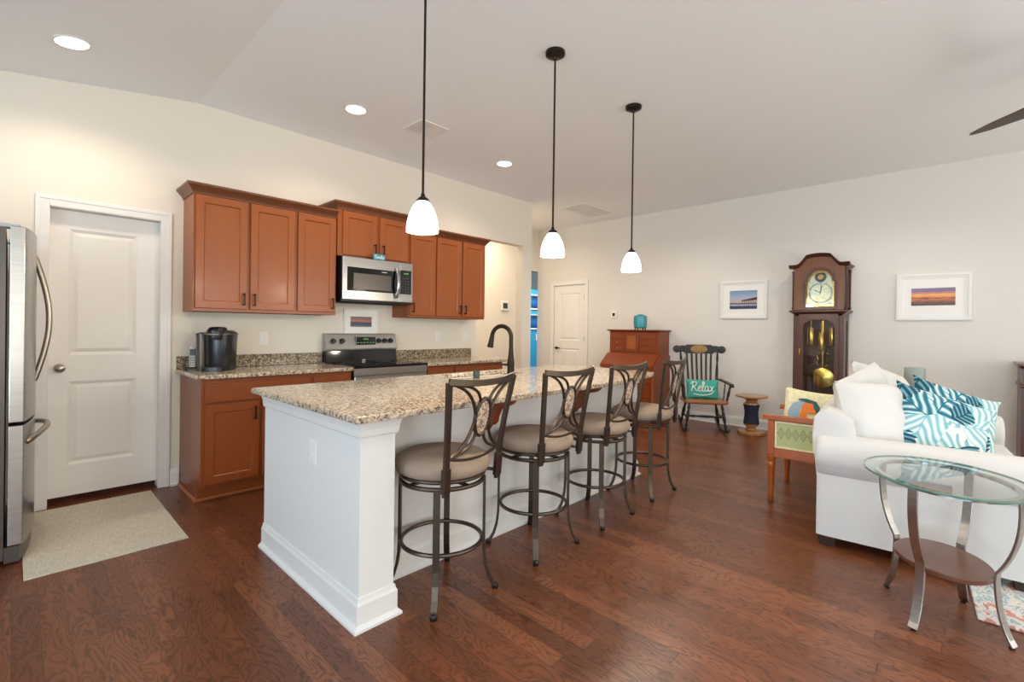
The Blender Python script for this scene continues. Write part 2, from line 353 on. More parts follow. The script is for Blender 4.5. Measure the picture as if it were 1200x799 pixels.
# ------------------------------------------------------------ mesh helpers
class MB:
    def __init__(s): s.bm = bmesh.new()
    def box(s, x0, x1, y0, y1, z0, z1, bev=0.0, seg=1):
        vs = [s.bm.verts.new(p) for p in ((x0,y0,z0),(x1,y0,z0),(x1,y1,z0),(x0,y1,z0),(x0,y0,z1),(x1,y0,z1),(x1,y1,z1),(x0,y1,z1))]
        fs = [s.bm.faces.new([vs[i] for i in q]) for q in ((0,3,2,1),(4,5,6,7),(0,1,5,4),(1,2,6,5),(2,3,7,6),(3,0,4,7))]
        if bev:
            es = list({e for f in fs for e in f.edges})
            bmesh.ops.bevel(s.bm, geom=es, offset=bev, segments=seg, affect='EDGES', profile=0.5)
        return s
    def loft(s, loops, cap=True, closed=True):
        L = [[s.bm.verts.new(p) for p in lp] for lp in loops]; n = len(L[0])
        for a, b in zip(L, L[1:]):
            for i in range(n if closed else n-1):
                j = (i+1) % n; s.bm.faces.new((a[i], a[j], b[j], b[i]))
        if cap and n > 2: s.bm.faces.new(L[0][::-1]); s.bm.faces.new(L[-1])
        return s
    def prism(s, pts, axis, a, b):
        """pts 2-D polygon; axis 'x': pts=(y,z), 'y': pts=(x,z), 'z': pts=(x,y)"""
        def P(p, t): return {'x': (t, p[0], p[1]), 'y': (p[0], t, p[1]), 'z': (p[0], p[1], t)}[axis]
        return s.loft([[P(p, a) for p in pts], [P(p, b) for p in pts]])
    def lathe(s, prof, c=(0, 0, 0), seg=24, axis='z', sx=1, sy=1, cap=True):
        loops = []
        for r, h in prof:
            lp = []
            for i in range(seg):
                t = 2*PI*i/seg; a, b_ = r*math.cos(t)*sx, r*math.sin(t)*sy
                p = {'z': (a, b_, h), 'y': (a, h, b_), 'x': (h, a, b_)}[axis]
                lp.append((p[0]+c[0], p[1]+c[1], p[2]+c[2]))
            loops.append(lp)
        return s.loft(loops, cap)
    def tube(s, path, r, seg=10, closed=False, rx=None):
        """round (or elliptic rx,r) tube along path; r number or list"""
        P = [Vector(p) for p in path]; n = len(P); loops = []; prev = None
        for i, p in enumerate(P):
            if closed: d = P[(i+1) % n]-P[i-1]
            else: d = (P[min(i+1, n-1)]-P[max(i-1, 0)])
            d.normalize()
            if prev is None:
                up = Vector((0, 0, 1)) if abs(d.z) < 0.9 else Vector((1, 0, 0))
            else: up = prev
            a = d.cross(up); a = a.normalized() if a.length > 1e-6 else Vector((1, 0, 0)); b = a.cross(d).normalized(); prev = b
            q = r[i] if isinstance(r, (list, tuple)) else r; w = rx if rx else q
            loops.append([tuple(p+a*(w*math.cos(2*PI*k/seg))+b*(q*math.sin(2*PI*k/seg))) for k in range(seg)])
        if closed: loops.append(loops[0]); return s.loft(loops, cap=False)
        return s.loft(loops)
    def bar(s, path, w, t, side):
        """flat bar: width w along vector side, thickness t"""
        P = [Vector(p) for p in path]; n = len(P); sd = Vector(side).normalized(); loops = []
        for i, p in enumerate(P):
            d = (P[min(i+1, n-1)]-P[max(i-1, 0)]).normalized(); a = (sd-d*sd.dot(d)).normalized(); nn = d.cross(a)
            loops.append([tuple(p+a*x*w/2+nn*y*t/2) for x, y in ((-1,-1),(1,-1),(1,1),(-1,1))])
        return s.loft(loops)
    def ball(s, c, r, seg=12, sz=1.0):
        n = seg//2
        return s.lathe([(max(r*math.sin(PI*i/n), 1e-4), -r*sz*math.cos(PI*i/n)) for i in range(n+1)], c, seg)
    def ring(s, outer, inner, axis, a, b):
        """frame between two loops of equal count"""
        def P(p, t): return {'x': (t, p[0], p[1]), 'y': (p[0], t, p[1]), 'z': (p[0], p[1], t)}[axis]
        return s.loft([[P(p, a) for p in outer], [P(p, b) for p in outer], [P(p, b) for p in inner], [P(p, a) for p in inner], [P(p, a) for p in outer]], cap=False)
    def build(s, name, mat, parent=None, smooth=False, bev=0.0, xf=None, sub=0):
        bm = s.bm
        bmesh.ops.remove_doubles(bm, verts=bm.verts, dist=1e-6)
        bmesh.ops.recalc_face_normals(bm, faces=bm.faces)
        if xf: bmesh.ops.transform(bm, matrix=xf, verts=bm.verts)
        me = bpy.data.meshes.new(name); bm.to_mesh(me); bm.free()
        me.materials.append(M[mat] if isinstance(mat, str) else mat)
        if smooth:
            for p in me.polygons: p.use_smooth = True
            try: me.set_sharp_from_angle(angle=R(38))
            except Exception: pass
        o = bpy.data.objects.new(name, me); col.objects.link(o)
        if parent: o.parent = parent
        if bev:
            md = o.modifiers.new('bevel', 'BEVEL'); md.width = bev; md.segments = 2; md.limit_method = 'ANGLE'; md.angle_limit = R(40)
        if sub:
            md = o.modifiers.new('sub', 'SUBSURF'); md.levels = sub; md.render_levels = sub
        return o
def bx(*a, **k): return MB().box(*a, **k)
def star(poly, c, n=48):
    """sample polygon boundary by rays from c (star-shaped)"""
    out = []
    for k in range(n):
        t = 2*PI*(k+0.5)/n; d = (math.cos(t), math.sin(t)); best = None
        for i in range(len(poly)):
            x1, y1 = poly[i][0]-c[0], poly[i][1]-c[1]; x2, y2 = poly[(i+1) % len(poly)][0]-c[0], poly[(i+1) % len(poly)][1]-c[1]
            ex, ey = x2-x1, y2-y1; den = d[0]*ey-d[1]*ex
            if abs(den) < 1e-12: continue
            tt = (x1*ey-y1*ex)/den; u = (x1*d[1]-y1*d[0])/den
            if tt > 0 and -1e-9 <= u <= 1+1e-9 and (best is None or tt < best): best = tt
        out.append((c[0]+d[0]*best, c[1]+d[1]*best))
    return out
def rectp(x0, x1, z0, z1): return [(x0, z0), (x1, z0), (x1, z1), (x0, z1)]
def thing(name, label, cat, loc=(0,0,0), rz=0, group=None):
    o = bpy.data.objects.new(name, None); col.objects.link(o); o.empty_display_size = 0.05
    o.location = loc; o.rotation_euler = (0, 0, rz); return tag(o, label, cat, group)
def tag(o, label, cat, group=None):
    o['label'] = label; o['category'] = cat
    if group: o['group'] = group
    return o
def struct(o): o['kind'] = 'structure'; return o
def lab(o, s): o['label'] = s; return o
def kids(o): return [c for c in bpy.data.objects if c.parent == o]
def dup(o, parent=None):
    c = o.copy(); col.objects.link(c); c.parent = parent
    for ch in kids(o): dup(ch, c)
    return c
def arc(c, r, a0, a1, n, rz=None):
    rz = rz or r
    return [(c[0]+r*math.cos(R(a0+(a1-a0)*i/n)), c[1]+rz*math.sin(R(a0+(a1-a0)*i/n))) for i in range(n+1)]
def bez(p0, p1, p2, n=10):
    return [tuple((1-t)**2*a+2*t*(1-t)*b+t*t*c for a, b, c in zip(p0, p1, p2)) for t in [i/n for i in range(n+1)]]

# ------------------------------------------------------------ the setting
XW, YS = -3.2, -3.7
def ceil_z(x): return CH if x >= 1.012 else CH-(1.012-x)*0.156
struct(bx(XW, 11, YS, 9.2, -0.1, 0).build('floor', 'floor'))
struct(MB().prism([(XW, ceil_z(XW)), (1.012, CH), (F+0.12, CH), (F+0.12, CH+0.12), (XW, CH+0.12)], 'y', YS, 9.2).build('ceiling', 'ceiling'))
m_ = MB()
T = 0.12
m_.prism([(XW, 0), (0.135, 0), (0.135, ceil_z(0.135)), (XW, ceil_z(XW))], 'y', W, W+T)
m_.prism([(0.135, 2.085), (0.80, 2.085), (0.80, ceil_z(0.80)), (0.135, ceil_z(0.135))], 'y', W, W+T)
m_.prism([(0.80, 0), (4.07, 0), (4.07, CH), (1.012, CH), (0.80, ceil_z(0.80))], 'y', W, W+T)
m_.box(4.07, 4.925, W, W+T, 2.43, CH); m_.box(4.925, 5.112, W, W+T, 0, CH)
struct(m_.build('wall_north', 'wall'))
m_ = bx(F, F+T, YS, 4.70, 0, CH); m_.box(F, F+T, 4.70, 5.40, 2.06, CH); m_.box(F, F+T, 5.40, 5.78, 0, CH)
struct(m_.build('wall_east', 'wall_east'))
# hall behind the kitchen wall
m_ = bx(2.9, 6.45, 5.78, 5.90, 0, CH); m_.box(6.45, F+T, 5.78, 5.90, 2.327, CH); m_.box(2.9, 3.02, W+T, 5.78, 0, CH)
struct(m_.build('wall_hall', 'wall'))
struct(bx(5.0, 10.6, 7.0, 7.08, 2.15, CH).build('wall_passage', 'grey_wall'))
m_ = bx(5.0, 11, 8.7, 8.82, 0, CH); m_.box(10.6, 10.7, 5.9, 8.7, 0, CH); m_.box(5.0, 5.1, 5.9, 8.7, 0, CH)
struct(m_.build('wall_blue_room', 'blue_wall'))
struct(bx(F+T, 11, 5.78, 9.2, CH, CH+0.1).build('ceiling_blue_room', 'ceiling'))
# window walls behind and beside the camera
def window_wall(name, axis, at, thick, lo, hi, wins, z0, z1):
    mb = MB()
    def b(a0, a1, zz0, zz1):
        if axis == 'x': mb.box(at-thick, at, a0, a1, zz0, zz1)
        else: mb.box(a0, a1, at-thick, at, zz0, zz1)
    p = lo
    for a, c in wins:
        b(p, a, 0, CH+0.1); b(a, c, 0, z0); b(a, c, z1, CH+0.1); p = c
    b(p, hi, 0, CH+0.1)
    struct(mb.build(name, 'wall'))
window_wall('wall_west', 'x', XW, T, YS, W, WIN_W, 0.30, 2.30)
window_wall('wall_south', 'y', YS, T, XW, F+T, WIN_S, 0.40, 2.30)
wn = 0
for axis, at, wins, z0 in (('x', XW, WIN_W, 0.30), ('y', YS, WIN_S, 0.40)):
    for a, c in wins:
        wn += 1; f = MB()
        def b(a0, a1, zz0, zz1, d0, d1):
            if axis == 'x': f.box(at-d1, at-d0, a0, a1, zz0, zz1)
            else: f.box(a0, a1, at-d1, at-d0, zz0, zz1)
        z1 = 2.30
        for q in ((a, a+0.06), (c-0.06, c), ((a+c)/2-0.03, (a+c)/2+0.03)): b(*q, z0, z1, 0.02, 0.09)
        for q in ((z0, z0+0.06), (z1-0.06, z1), ((z0+z1)/2-0.02, (z0+z1)/2+0.02)): b(a+0.06, c-0.06, *q, 0.025, 0.085)
        for q in (a-0.09, c): b(q, q+0.09, z0-0.09, z1+0.09, -0.02, 0)
        b(a, c, z1, z1+0.09, -0.02, 0); b(a, c, z0-0.09, z0, -0.02, 0)
        w_ = struct(f.build('window_%d' % wn, 'trim'))
        g = MB()
        if axis == 'x': g.box(at-0.057, at-0.053, a+0.05, c-0.05, z0+0.05, z1-0.05)
        else: g.box(a+0.05, c-0.05, at-0.057, at-0.053, z0+0.05, z1-0.05)
        g.build('window_pane', 'glass', w_)
# baseboards
def baseboard(name, axis, at, sgn, spans, h=0.13, t=0.014):
    mb = MB()
    for a, b_ in spans:
        prof = [(0, 0), (t+0.016, 0), (t+0.016, 0.012), (t, 0.022), (t, h-0.03), (t*0.55, h-0.012), (t*0.4, h), (0, h)]
        pts = [(at+sgn*p[0], p[1]) for p in prof]
        if axis == 'x': mb.prism(pts, 'y', a, b_)     # board on a wall of constant x
        else: mb.prism(pts, 'x', a, b_)
    struct(mb.build(name, 'trim'))
baseboard('baseboard_east', 'x', F, -1, [(YS, 4.63), (5.47, 5.78)])
baseboard('baseboard_north', 'y', W, -1, [(XW, 0.09), (0.85, 0.91), (4.925, 5.112)])
baseboard('baseboard_hall', 'y', 5.78, -1, [(3.02, 6.45)])

def casing(name, axis, at, sgn, a, b_, zt, w=0.07, t=0.018):
    mb = MB()
    def piece(a0, a1, z0, z1, d):
        lo, hi = sorted((at, at+sgn*d))
        if axis == 'x': mb.box(lo, hi, a0, a1, z0, z1)
        else: mb.box(a0, a1, lo, hi, z0, z1)
    piece(a-w, a, 0, zt+w, t*0.75); piece(b_, b_+w, 0, zt+w, t*0.75); piece(a, b_, zt, zt+w, t*0.75)
    e = w*0.36
    piece(a-w, a-w+e, 0, zt+w, t); piece(b_+w-e, b_+w, 0, zt+w, t); piece(a-w+e, b_+w-e, zt+w-e, zt+w, t)
    # jamb lining the opening
    for q0, q1, z0, z1 in ((a-0.012, a, 0, zt), (b_, b_+0.012, 0, zt), (a-0.012, b_+0.012, zt, zt+0.012)):
        lo, hi = sorted((at, at-sgn*T))
        if axis == 'x': mb.box(lo, hi, q0, q1, z0, z1)
        else: mb.box(q0, q1, lo, hi, z0, z1)
    struct(mb.build(name, 'trim', bev=0.003))
casing('trim_1', 'y', W, -1, 0.160, 0.778, 2.065)
casing('trim_2', 'x', F, -1, 4.715, 5.385, 2.045)

def panel_door(name, w, zb, zt, th, panels, knob):
    """local: x 0..w, front at y=0 facing -y; raised panels pressed into a slab"""
    mb = MB(); zs = [zb]+[q for p in panels for q in (p[0], p[1])]+[zt]
    xa, xb = panels[0][2], panels[0][3]
    mb.box(0, xa, 0, th, zb, zt); mb.box(xb, w, 0, th, zb, zt)
    ps = sorted(panels); z = zb
    for p in ps: mb.box(xa, xb, 0, th, z, p[0]); z = p[1]
    mb.box(xa, xb, 0, th, z, zt)
    for p in ps:
        o = rectp(xa, xb, p[0], p[1]); i1 = rectp(xa+0.022, xb-0.022, p[0]+0.022, p[1]-0.022); i2 = rectp(xa+0.048, xb-0.048, p[0]+0.048, p[1]-0.048)
        lp = [[(q[0], y, q[1]) for q in l] for l, y in ((o, 0.0), (i1, 0.012), (i1, 0.012001), (i2, 0.003))]
        mb.loft([lp[0], lp[1]], cap=False); mb.loft([lp[1], lp[3]], cap=False)
        v = [mb.bm.verts.new(q) for q in lp[3]]; mb.bm.faces.new(v)
    return mb
d1 = struct(panel_door('door_1', 0.618, 0.045, 2.063, 0.035, [(0.262, 0.855, 0.105, 0.485), (1.04, 1.935, 0.105, 0.485)], None).build('door_1', 'door'))
d1.location = (0.160, W+0.075, 0)
kn = MB().lathe([(0.030, 0), (0.030, -0.006), (0.012, -0.010), (0.011, -0.030), (0.022, -0.036), (0.030, -0.048), (0.028, -0.060), (0.012, -0.068), (0.001, -0.069)], (0.06, 0, 0.953), 20, 'y').build('door_knob', 'nickel', d1, smooth=True)
dc_ = struct(bx(0.0, 0.95, W+0.5, W+0.52, 0, 2.4).build('pantry_shade_board', 'darkgap'))  # dark sheet added behind the pantry door in place of the shade there
d2 = struct(panel_door('door_2', 0.67, 0.012, 2.043, 0.035, [(0.20, 0.93, 0.12, 0.55), (1.07, 1.90, 0.12, 0.55)], None).build('door_2', 'door'))
d2.location = (F+0.02, 5.385, 0); d2.rotation_euler = (0, 0, -PI/2)
h_ = MB().lathe([(0.028, 0), (0.028, -0.008), (0.010, -0.012), (0.010, -0.045)], (0.055, 0, 0.93), 16, 'y'); h_.box(0.045, 0.16, -0.052, -0.038, 0.92, 0.94)
h_.build('door_handle', 'bronze', d2, bev=0.003)
for zz in (0.25, 1.10, 1.82):
    bx(0.662, 0.676, -0.028, -0.004, zz-0.045, zz+0.045).build('hinge', 'bronze', d2)

# ------------------------------------------------------------ kitchen cabinets
def shaker(x0, x1, z0, z1, y, th=0.02, rail=0.055):
    """door panel, front face at y, body th behind"""
    mb = MB(); o = rectp(x0, x1, z0, z1); i = rectp(x0+rail, x1-rail, z0+rail, z1-rail)
    k = 0.006; i2 = rectp(x0+rail+k, x1-rail-k, z0+rail+k, z1-rail-k)
    mb.loft([[(p[0], y+th, p[1]) for p in o], [(p[0], y+0.003, p[1]) for p in o], [(p[0]+(0.003 if p[0] == x0 else -0.003), y, p[1]+(0.003 if p[1] == z0 else -0.003)) for p in o],
             [(p[0], y, p[1]) for p in i], [(p[0], y+0.008, p[1]) for p in i2]])
    return mb
def pull(x, z, y, parent, L=0.10, horiz=False):
    mb = MB(); h = L/2
    if not horiz:
        mb.box(x-0.006, x+0.006, y-0.034, y-0.024, z-h, z+h)
        for s in (-1, 1): mb.box(x-0.005, x+0.005, y-0.024, y, z+s*(h-0.008)-0.006, z+s*(h-0.008)+0.006)
    else:
        mb.box(x-h, x+h, y-0.034, y-0.024, z-0.006, z+0.006)
        for s in (-1, 1): mb.box(x+s*(h-0.008)-0.006, x+s*(h-0.008)+0.006, y-0.024, y, z-0.005, z+0.005)
    return mb.build('handle', 'bronze', parent, bev=0.002)
def crown_seg(x0, x1, yf, z0, z1, out, left, right, retL=True, retR=True):
    """angled crown along the front (and returns), polygon sweep"""
    prof = [(0.0, 0.0), (0.008, 0.0), (0.012, 0.012), (out*0.45, (z1-z0)*0.38), (out*0.8, (z1-z0)*0.66), (out, (z1-z0)*0.78), (out, z1-z0), (0.0, z1-z0)]
    mb = MB()
    path = []
    loops = []
    yb = 0.0
    if retL: loops.append([(x0-p[0], yb, z0+p[1]) for p in prof]); loops.append([(x0-p[0], yf-p[0], z0+p[1]) for p in prof])
    else: loops.append([(x0, yf-p[0], z0+p[1]) for p in prof])
    if retR: loops.append([(x1+p[0], yf-p[0], z0+p[1]) for p in prof]); loops.append([(x1+p[0], yb, z0+p[1]) for p in prof])
    else: loops.append([(x1, yf-p[0], z0+p[1]) for p in prof])
    return mb.loft(loops)
def upper(label, x0, x1, z0, z1, zc, doors, depth=0.305, retL=False, retR=False, out=0.05):
    t = thing('wall_cabinet', label, 'cabinet', (0, W, z0))
    H = z1-z0; yf = -depth
    b = bx(x0, x1, yf, 0, 0, H); b.box(x0+0.01, x1-0.01, yf+0.012, -0.01, -0.0, 0.001)
    b.build('cabinet_body', 'cab', t, bev=0.002)
    crown_seg(x0, x1, yf, H-0.005, zc-z0, out, 0, 0, retL, retR).build('crown_moulding', 'crown', t)
    for a, c, zb, zt, hx, hz in doors:
        d = shaker(a, c, zb-z0, zt-z0, yf-0.02).build('cabinet_door', 'cab', t)
        pull(hx, hz-z0, yf-0.02, d)
    return t
UZ0, UZ1 = 1.372, 2.265
upper('cherry double-door wall cabinet above the coffee maker, nearest the white pantry door', 0.925, 1.680, UZ0, UZ1, 2.335,
      [(0.936, 1.296, 1.397, 2.255, 1.268, 1.475), (1.318, 1.668, 1.397, 2.255, 1.346, 1.475)], retL=True)
upper('narrow cherry single-door wall cabinet just left of the microwave', 1.6805, 2.046, UZ0, UZ1, 2.335,
      [(1.695, 2.033, 1.397, 2.255, 2.003, 1.475)])
upper('short raised cherry cabinet directly above the microwave', 2.052, 2.83, 1.925, 2.36, 2.425,
      [(2.097, 2.449, 1.94, 2.345, 2.421, 2.02), (2.482, 2.80, 1.94, 2.345, 2.512, 2.02)], depth=0.315, retL=True, retR=True, out=0.045)
upper('narrow cherry single-door wall cabinet just right of the microwave', 2.836, 3.180, UZ0, UZ1, 2.335,
      [(2.850, 3.172, 1.397, 2.255, 2.878, 1.475)])
upper('cherry double-door wall cabinet at the far end beside the hall opening', 3.1805, 3.915, UZ0, UZ1, 2.335,
      [(3.193, 3.541, 1.397, 2.255, 3.513, 1.475), (3.563, 3.904, 1.397, 2.255, 3.591, 1.475)], retR=True)

def base_cab(label, x0, x1, drawers, doors, endL=False, endR=False):
    t = thing('base_cabinet', label, 'cabinet', (0, W-0.002, 0)); yf = -0.61
    b = bx(x0, x1, yf, 0, 0.11, 0.884)
    b.box(x0+0.002, x1, -0.53, 0, 0, 0.11)
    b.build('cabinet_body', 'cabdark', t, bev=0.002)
    s_ = MB()
    prof = [(0, 0), (0.018, 0), (0.018, 0.006), (0.010, 0.018), (0, 0.02)]
    L = []
    if endL: L = [[(x0-p[0], 0, p[1]) for p in prof], [(x0-p[0], -0.53-p[0], p[1]) for p in prof]]
    else: L = [[(x0, -0.53-p[0], p[1]) for p in prof]]
    L += [[(x1, -0.53-p[0], p[1]) for p in prof]]
    lab(s_.loft(L).build('shoe_moulding', 'cab', t), 'paler wood strip along the floor')
    for a, c in drawers:
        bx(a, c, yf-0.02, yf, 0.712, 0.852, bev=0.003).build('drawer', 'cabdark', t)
    for a, c, hx in doors:
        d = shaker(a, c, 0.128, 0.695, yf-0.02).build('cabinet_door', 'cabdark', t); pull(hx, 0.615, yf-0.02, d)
base_cab('cherry base cabinet under the coffee maker with a wide drawer and panelled doors', 0.914, 1.700, [(0.935, 1.680)], [(0.938, 1.296, 1.262), (1.318, 1.680, 1.350)], endL=True)
base_cab('narrow cherry base cabinet tight against the left side of the range', 1.7005, 2.050, [(1.716, 2.035)], [(1.716, 2.035, 1.75)])
base_cab('narrow cherry base cabinet tight against the right side of the range', 2.842, 3.196, [(2.856, 3.182)], [(2.856, 3.182, 3.15)])
base_cab('cherry base cabinet at the far end of the wall counter', 3.1965, 3.930, [(3.212, 3.916)], [(3.212, 3.553, 3.52), (3.575, 3.916, 3.61)])

def worktop(x0, x1, label, endL, endR, holes=None):
    t = thing('granite_countertop', label, 'countertop', (0, W, 0.884))
    bx(x0, x1, -0.655, -0.001, 0, 0.03, bev=0.006, seg=2).build('counter_slab', 'granite', t)
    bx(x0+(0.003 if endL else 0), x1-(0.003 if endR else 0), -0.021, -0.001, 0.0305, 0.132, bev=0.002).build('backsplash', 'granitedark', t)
    return t
worktop(0.883, 2.050, 'speckled beige granite countertop under the coffee maker, left of the range', True, False)
worktop(2.842, 3.972, 'speckled beige granite countertop to the right of the range', False, True)

# ------------------------------------------------------------ range
t = thing('kitchen_range', 'stainless steel electric range with black glass cooktop between the cherry cabinets', 'stove', (2.446, W, 0))
w2 = 0.388
b = bx(-w2, w2, -0.63, -0.03, 0.02, 0.90); b.build('range_body', 'black', t)
bx(-w2-0.001, w2+0.001, -0.665, -0.07, 0.9005, 0.922, bev=0.006, seg=2).build('cooktop', 'blackgloss', t)
bg = MB().prism([(-0.022, 0.9225), (-0.105, 0.9225), (-0.088, 1.03), (-0.022, 1.03)], 'x', -w2, w2); lab(bg.build('backguard', 'blackgloss', t), 'black lower band of the backguard')
cp = MB().prism([(-0.022, 1.031), (-0.108, 1.031), (-0.112, 1.05), (-0.068, 1.196), (-0.022, 1.200)], 'x', -w2, w2).build('control_panel', 'steel', t, bev=0.005)
def on_slope(z): return -0.112+(z-1.05)*(0.044/0.146)-0.001
for kx in (-0.315, -0.225, 0.175, 0.245, 0.315):
    lab(MB().lathe([(0.026, 0.0), (0.026, -0.006), (0.021, -0.01), (0.020, -0.03), (0.001, -0.03)], (kx, on_slope(1.125), 1.125), 18, 'y').build('knob', 'black', cp, smooth=True), 'round black knob')
k = bx(-0.085, 0.135, on_slope(1.09)-0.004, on_slope(1.09)+0.03, 1.085, 1.165, bev=0.003).build('display', 'blackgloss', cp)
dg = MB()
for i in range(6): dg.box(-0.07+0.034*i, -0.05+0.034*i, on_slope(1.09)-0.0055, on_slope(1.09)-0.0035, 1.103, 1.112)
dg.build('display_digits', 'lcd', cp); dg = MB()
for i in range(3): dg.box(0.0+0.018*i, 0.012+0.018*i, on_slope(1.09)-0.0055, on_slope(1.09)-0.0035, 1.135, 1.152)
dg.build('display_digits', 'lcd', cp)
lab(bx(-0.02, 0.02, -0.108, -0.102, 0.925, 0.940).build('badge', 'chrome', t), 'small silver badge')
bx(-w2, w2, -0.645, -0.631, 0.835, 0.898).build('front_rail', 'steel', t)
od = bx(-w2+0.004, w2-0.004, -0.655, -0.631, 0.22, 0.832, bev=0.006).build('oven_door', 'steel', t)
bx(-0.26, 0.26, -0.658, -0.6551, 0.33, 0.70).build('oven_window', 'blackgloss', od)
MB().tube([(-0.34, -0.656, 0.79), (-0.34, -0.70, 0.79), (0.34, -0.70, 0.79), (0.34, -0.656, 0.79)], 0.013, 10).build('handle', 'chrome', od, smooth=True)
bx(-w2+0.004, w2-0.004, -0.655, -0.631, 0.05, 0.215, bev=0.006).build('drawer', 'steel', t)
for kx, ky, kr in ((-0.19, -0.50, 0.10), (0.19, -0.50, 0.085), (-0.19, -0.22, 0.08), (0.19, -0.22, 0.10)):
    MB().ring([(kx+kr*math.cos(a*PI/16), ky+kr*math.sin(a*PI/16)) for a in range(32)], [(kx+(kr-0.004)*math.cos(a*PI/16), ky+(kr-0.004)*math.sin(a*PI/16)) for a in range(32)], 'z', 0.9221, 0.9226).build('burner_ring', 'kgrey', t)

# ------------------------------------------------------------ microwave
t = thing('microwave', 'stainless steel over-the-range microwave mounted beneath the short cherry cabinet', 'microwave', (2.444, W, 1.507))
bx(-0.379, 0.379, -0.372, -0.0, 0, 0.412).build('microwave_body', 'black', t)
dr = bx(-0.379, 0.225, -0.402, -0.373, 0.012, 0.41, bev=0.005).build('microwave_door', 'steel', t)
bx(-0.335, 0.218, -0.405, -0.4021, 0.095, 0.315).build('door_glass', 'blackgloss', dr)
lab(bx(-0.275, 0.12, -0.407, -0.4051, 0.115, 0.262).build('door_window', 'kgrey', dr), 'greyer see-through mesh window')
bx(0.02, 0.075, -0.4068, -0.4052, 0.288, 0.296).build('nameplate', 'silverp', dr)
MB().tube([(0.175, -0.402, 0.335)]+[(0.175, -0.402-0.052*math.sin(PI*(0.15+0.7*i/10)), 0.335-0.275*i/10) for i in range(11)]+[(0.175, -0.402, 0.06)], 0.015, 10).build('handle', 'chrome', dr, smooth=True)
cpn = bx(0.2265, 0.379, -0.402, -0.373, 0.012, 0.41, bev=0.005).build('control_panel', 'steel', t)
bx(0.232, 0.358, -0.405, -0.4021, 0.095, 0.335).build('keypad', 'blackgloss', cpn)
kb = MB()
for i in range(3):
    for j in range(6): kb.box(0.250+0.032*i, 0.266+0.032*i, -0.4065, -0.4051, 0.112+0.027*j, 0.120+0.027*j)
kb.build('keypad_buttons', 'kgrey', cpn)
bx(0.268, 0.322, -0.4065, -0.4051, 0.297, 0.309).build('display', 'lcd', cpn)
bx(-0.375, 0.375, -0.398, -0.02, -0.008, -0.0005).build('vent_grille', 'darkgap', t)

# lettering drawn as strokes
def strokes(lines, r, parent, mat, name, xf):
    mb = MB()
    for ln in lines:
        P = []
        for i in range(len(ln)-1):      # catmull-rom smoothing
            p0 = ln[max(i-1, 0)]; p1 = ln[i]; p2 = ln[i+1]; p3 = ln[min(i+2, len(ln)-1)]
            for k in range(5):
                t_ = k/5
                P.append(tuple(0.5*((2*b)+(-a+c)*t_+(2*a-5*b+4*c-d)*t_*t_+(-a+3*b-3*c+d)*t_**3) for a, b, c, d in zip(p0, p1, p2, p3)))
        P.append(ln[-1]); mb.tube([xf(p) for p in P], r, 6)
    return mb.build(name, mat, parent, smooth=True)
GL = {'R': [[(0,0),(0.1,0.5),(0.18,1)],[(-0.08,0.8),(0.1,1.02),(0.45,1.0),(0.5,0.75),(0.3,0.55),(0.14,0.52),(0.3,0.35),(0.5,0.05),(0.62,0.1)]],
      'e': [[(0,0.28),(0.2,0.34),(0.3,0.5),(0.18,0.58),(0.05,0.4),(0.04,0.15),(0.18,0),(0.34,0.12)]],
      'l': [[(0,0.15),(0.2,0.6),(0.24,1.0),(0.12,1.0),(0.06,0.5),(0.08,0.05),(0.2,0.02),(0.28,0.12)]],
      'a': [[(0.32,0.5),(0.12,0.56),(0.0,0.28),(0.08,0.02),(0.24,0.12),(0.34,0.5)],[(0.33,0.5),(0.30,0.15),(0.38,0.0),(0.5,0.12)]],
      'x': [[(0,0.5),(0.12,0.5),(0.24,0.05),(0.4,0.03)],[(0.36,0.55),(0.2,0.3),(0.0,0.0)]],
      'S': [[(0.5,0.85),(0.3,1.0),(0.08,0.85),(0.12,0.6),(0.4,0.42),(0.42,0.12),(0.2,0),(0,0.15)]],
      'm': [[(0,0),(0.03,0.5)],[(0.02,0.3),(0.14,0.55),(0.24,0.45),(0.24,0)],[(0.24,0.3),(0.36,0.55),(0.46,0.45),(0.46,0)]],
      'i': [[(0,0.5),(0,0.05)],[(0.0,0.72),(0.01,0.78)]]}
def word(w, adv):
    out = []; x = 0
    for ch in w:
        out += [[(x+p[0], p[1]) for p in s] for s in GL[ch]]; x += adv[ch]
    return out, x
sg = thing('smile_sign', 'small blue sign reading Smile in white on top of the microwave', 'sign', (2.432, W-0.36, 1.920), R(4))
bx(-0.066, 0.066, -0.045, -0.033, -0.005, 0.05, bev=0.002).build('sign_board', 'sky_card', sg)
ls, wd_ = word('Smile', {'S': .58, 'm': .6, 'i': .16, 'l': .34, 'e': .4})
strokes(ls, 0.0022, sg, 'white', 'lettering', lambda p: (-0.054+p[0]/wd_*0.11, -0.0455, 0.006+p[1]*0.034))

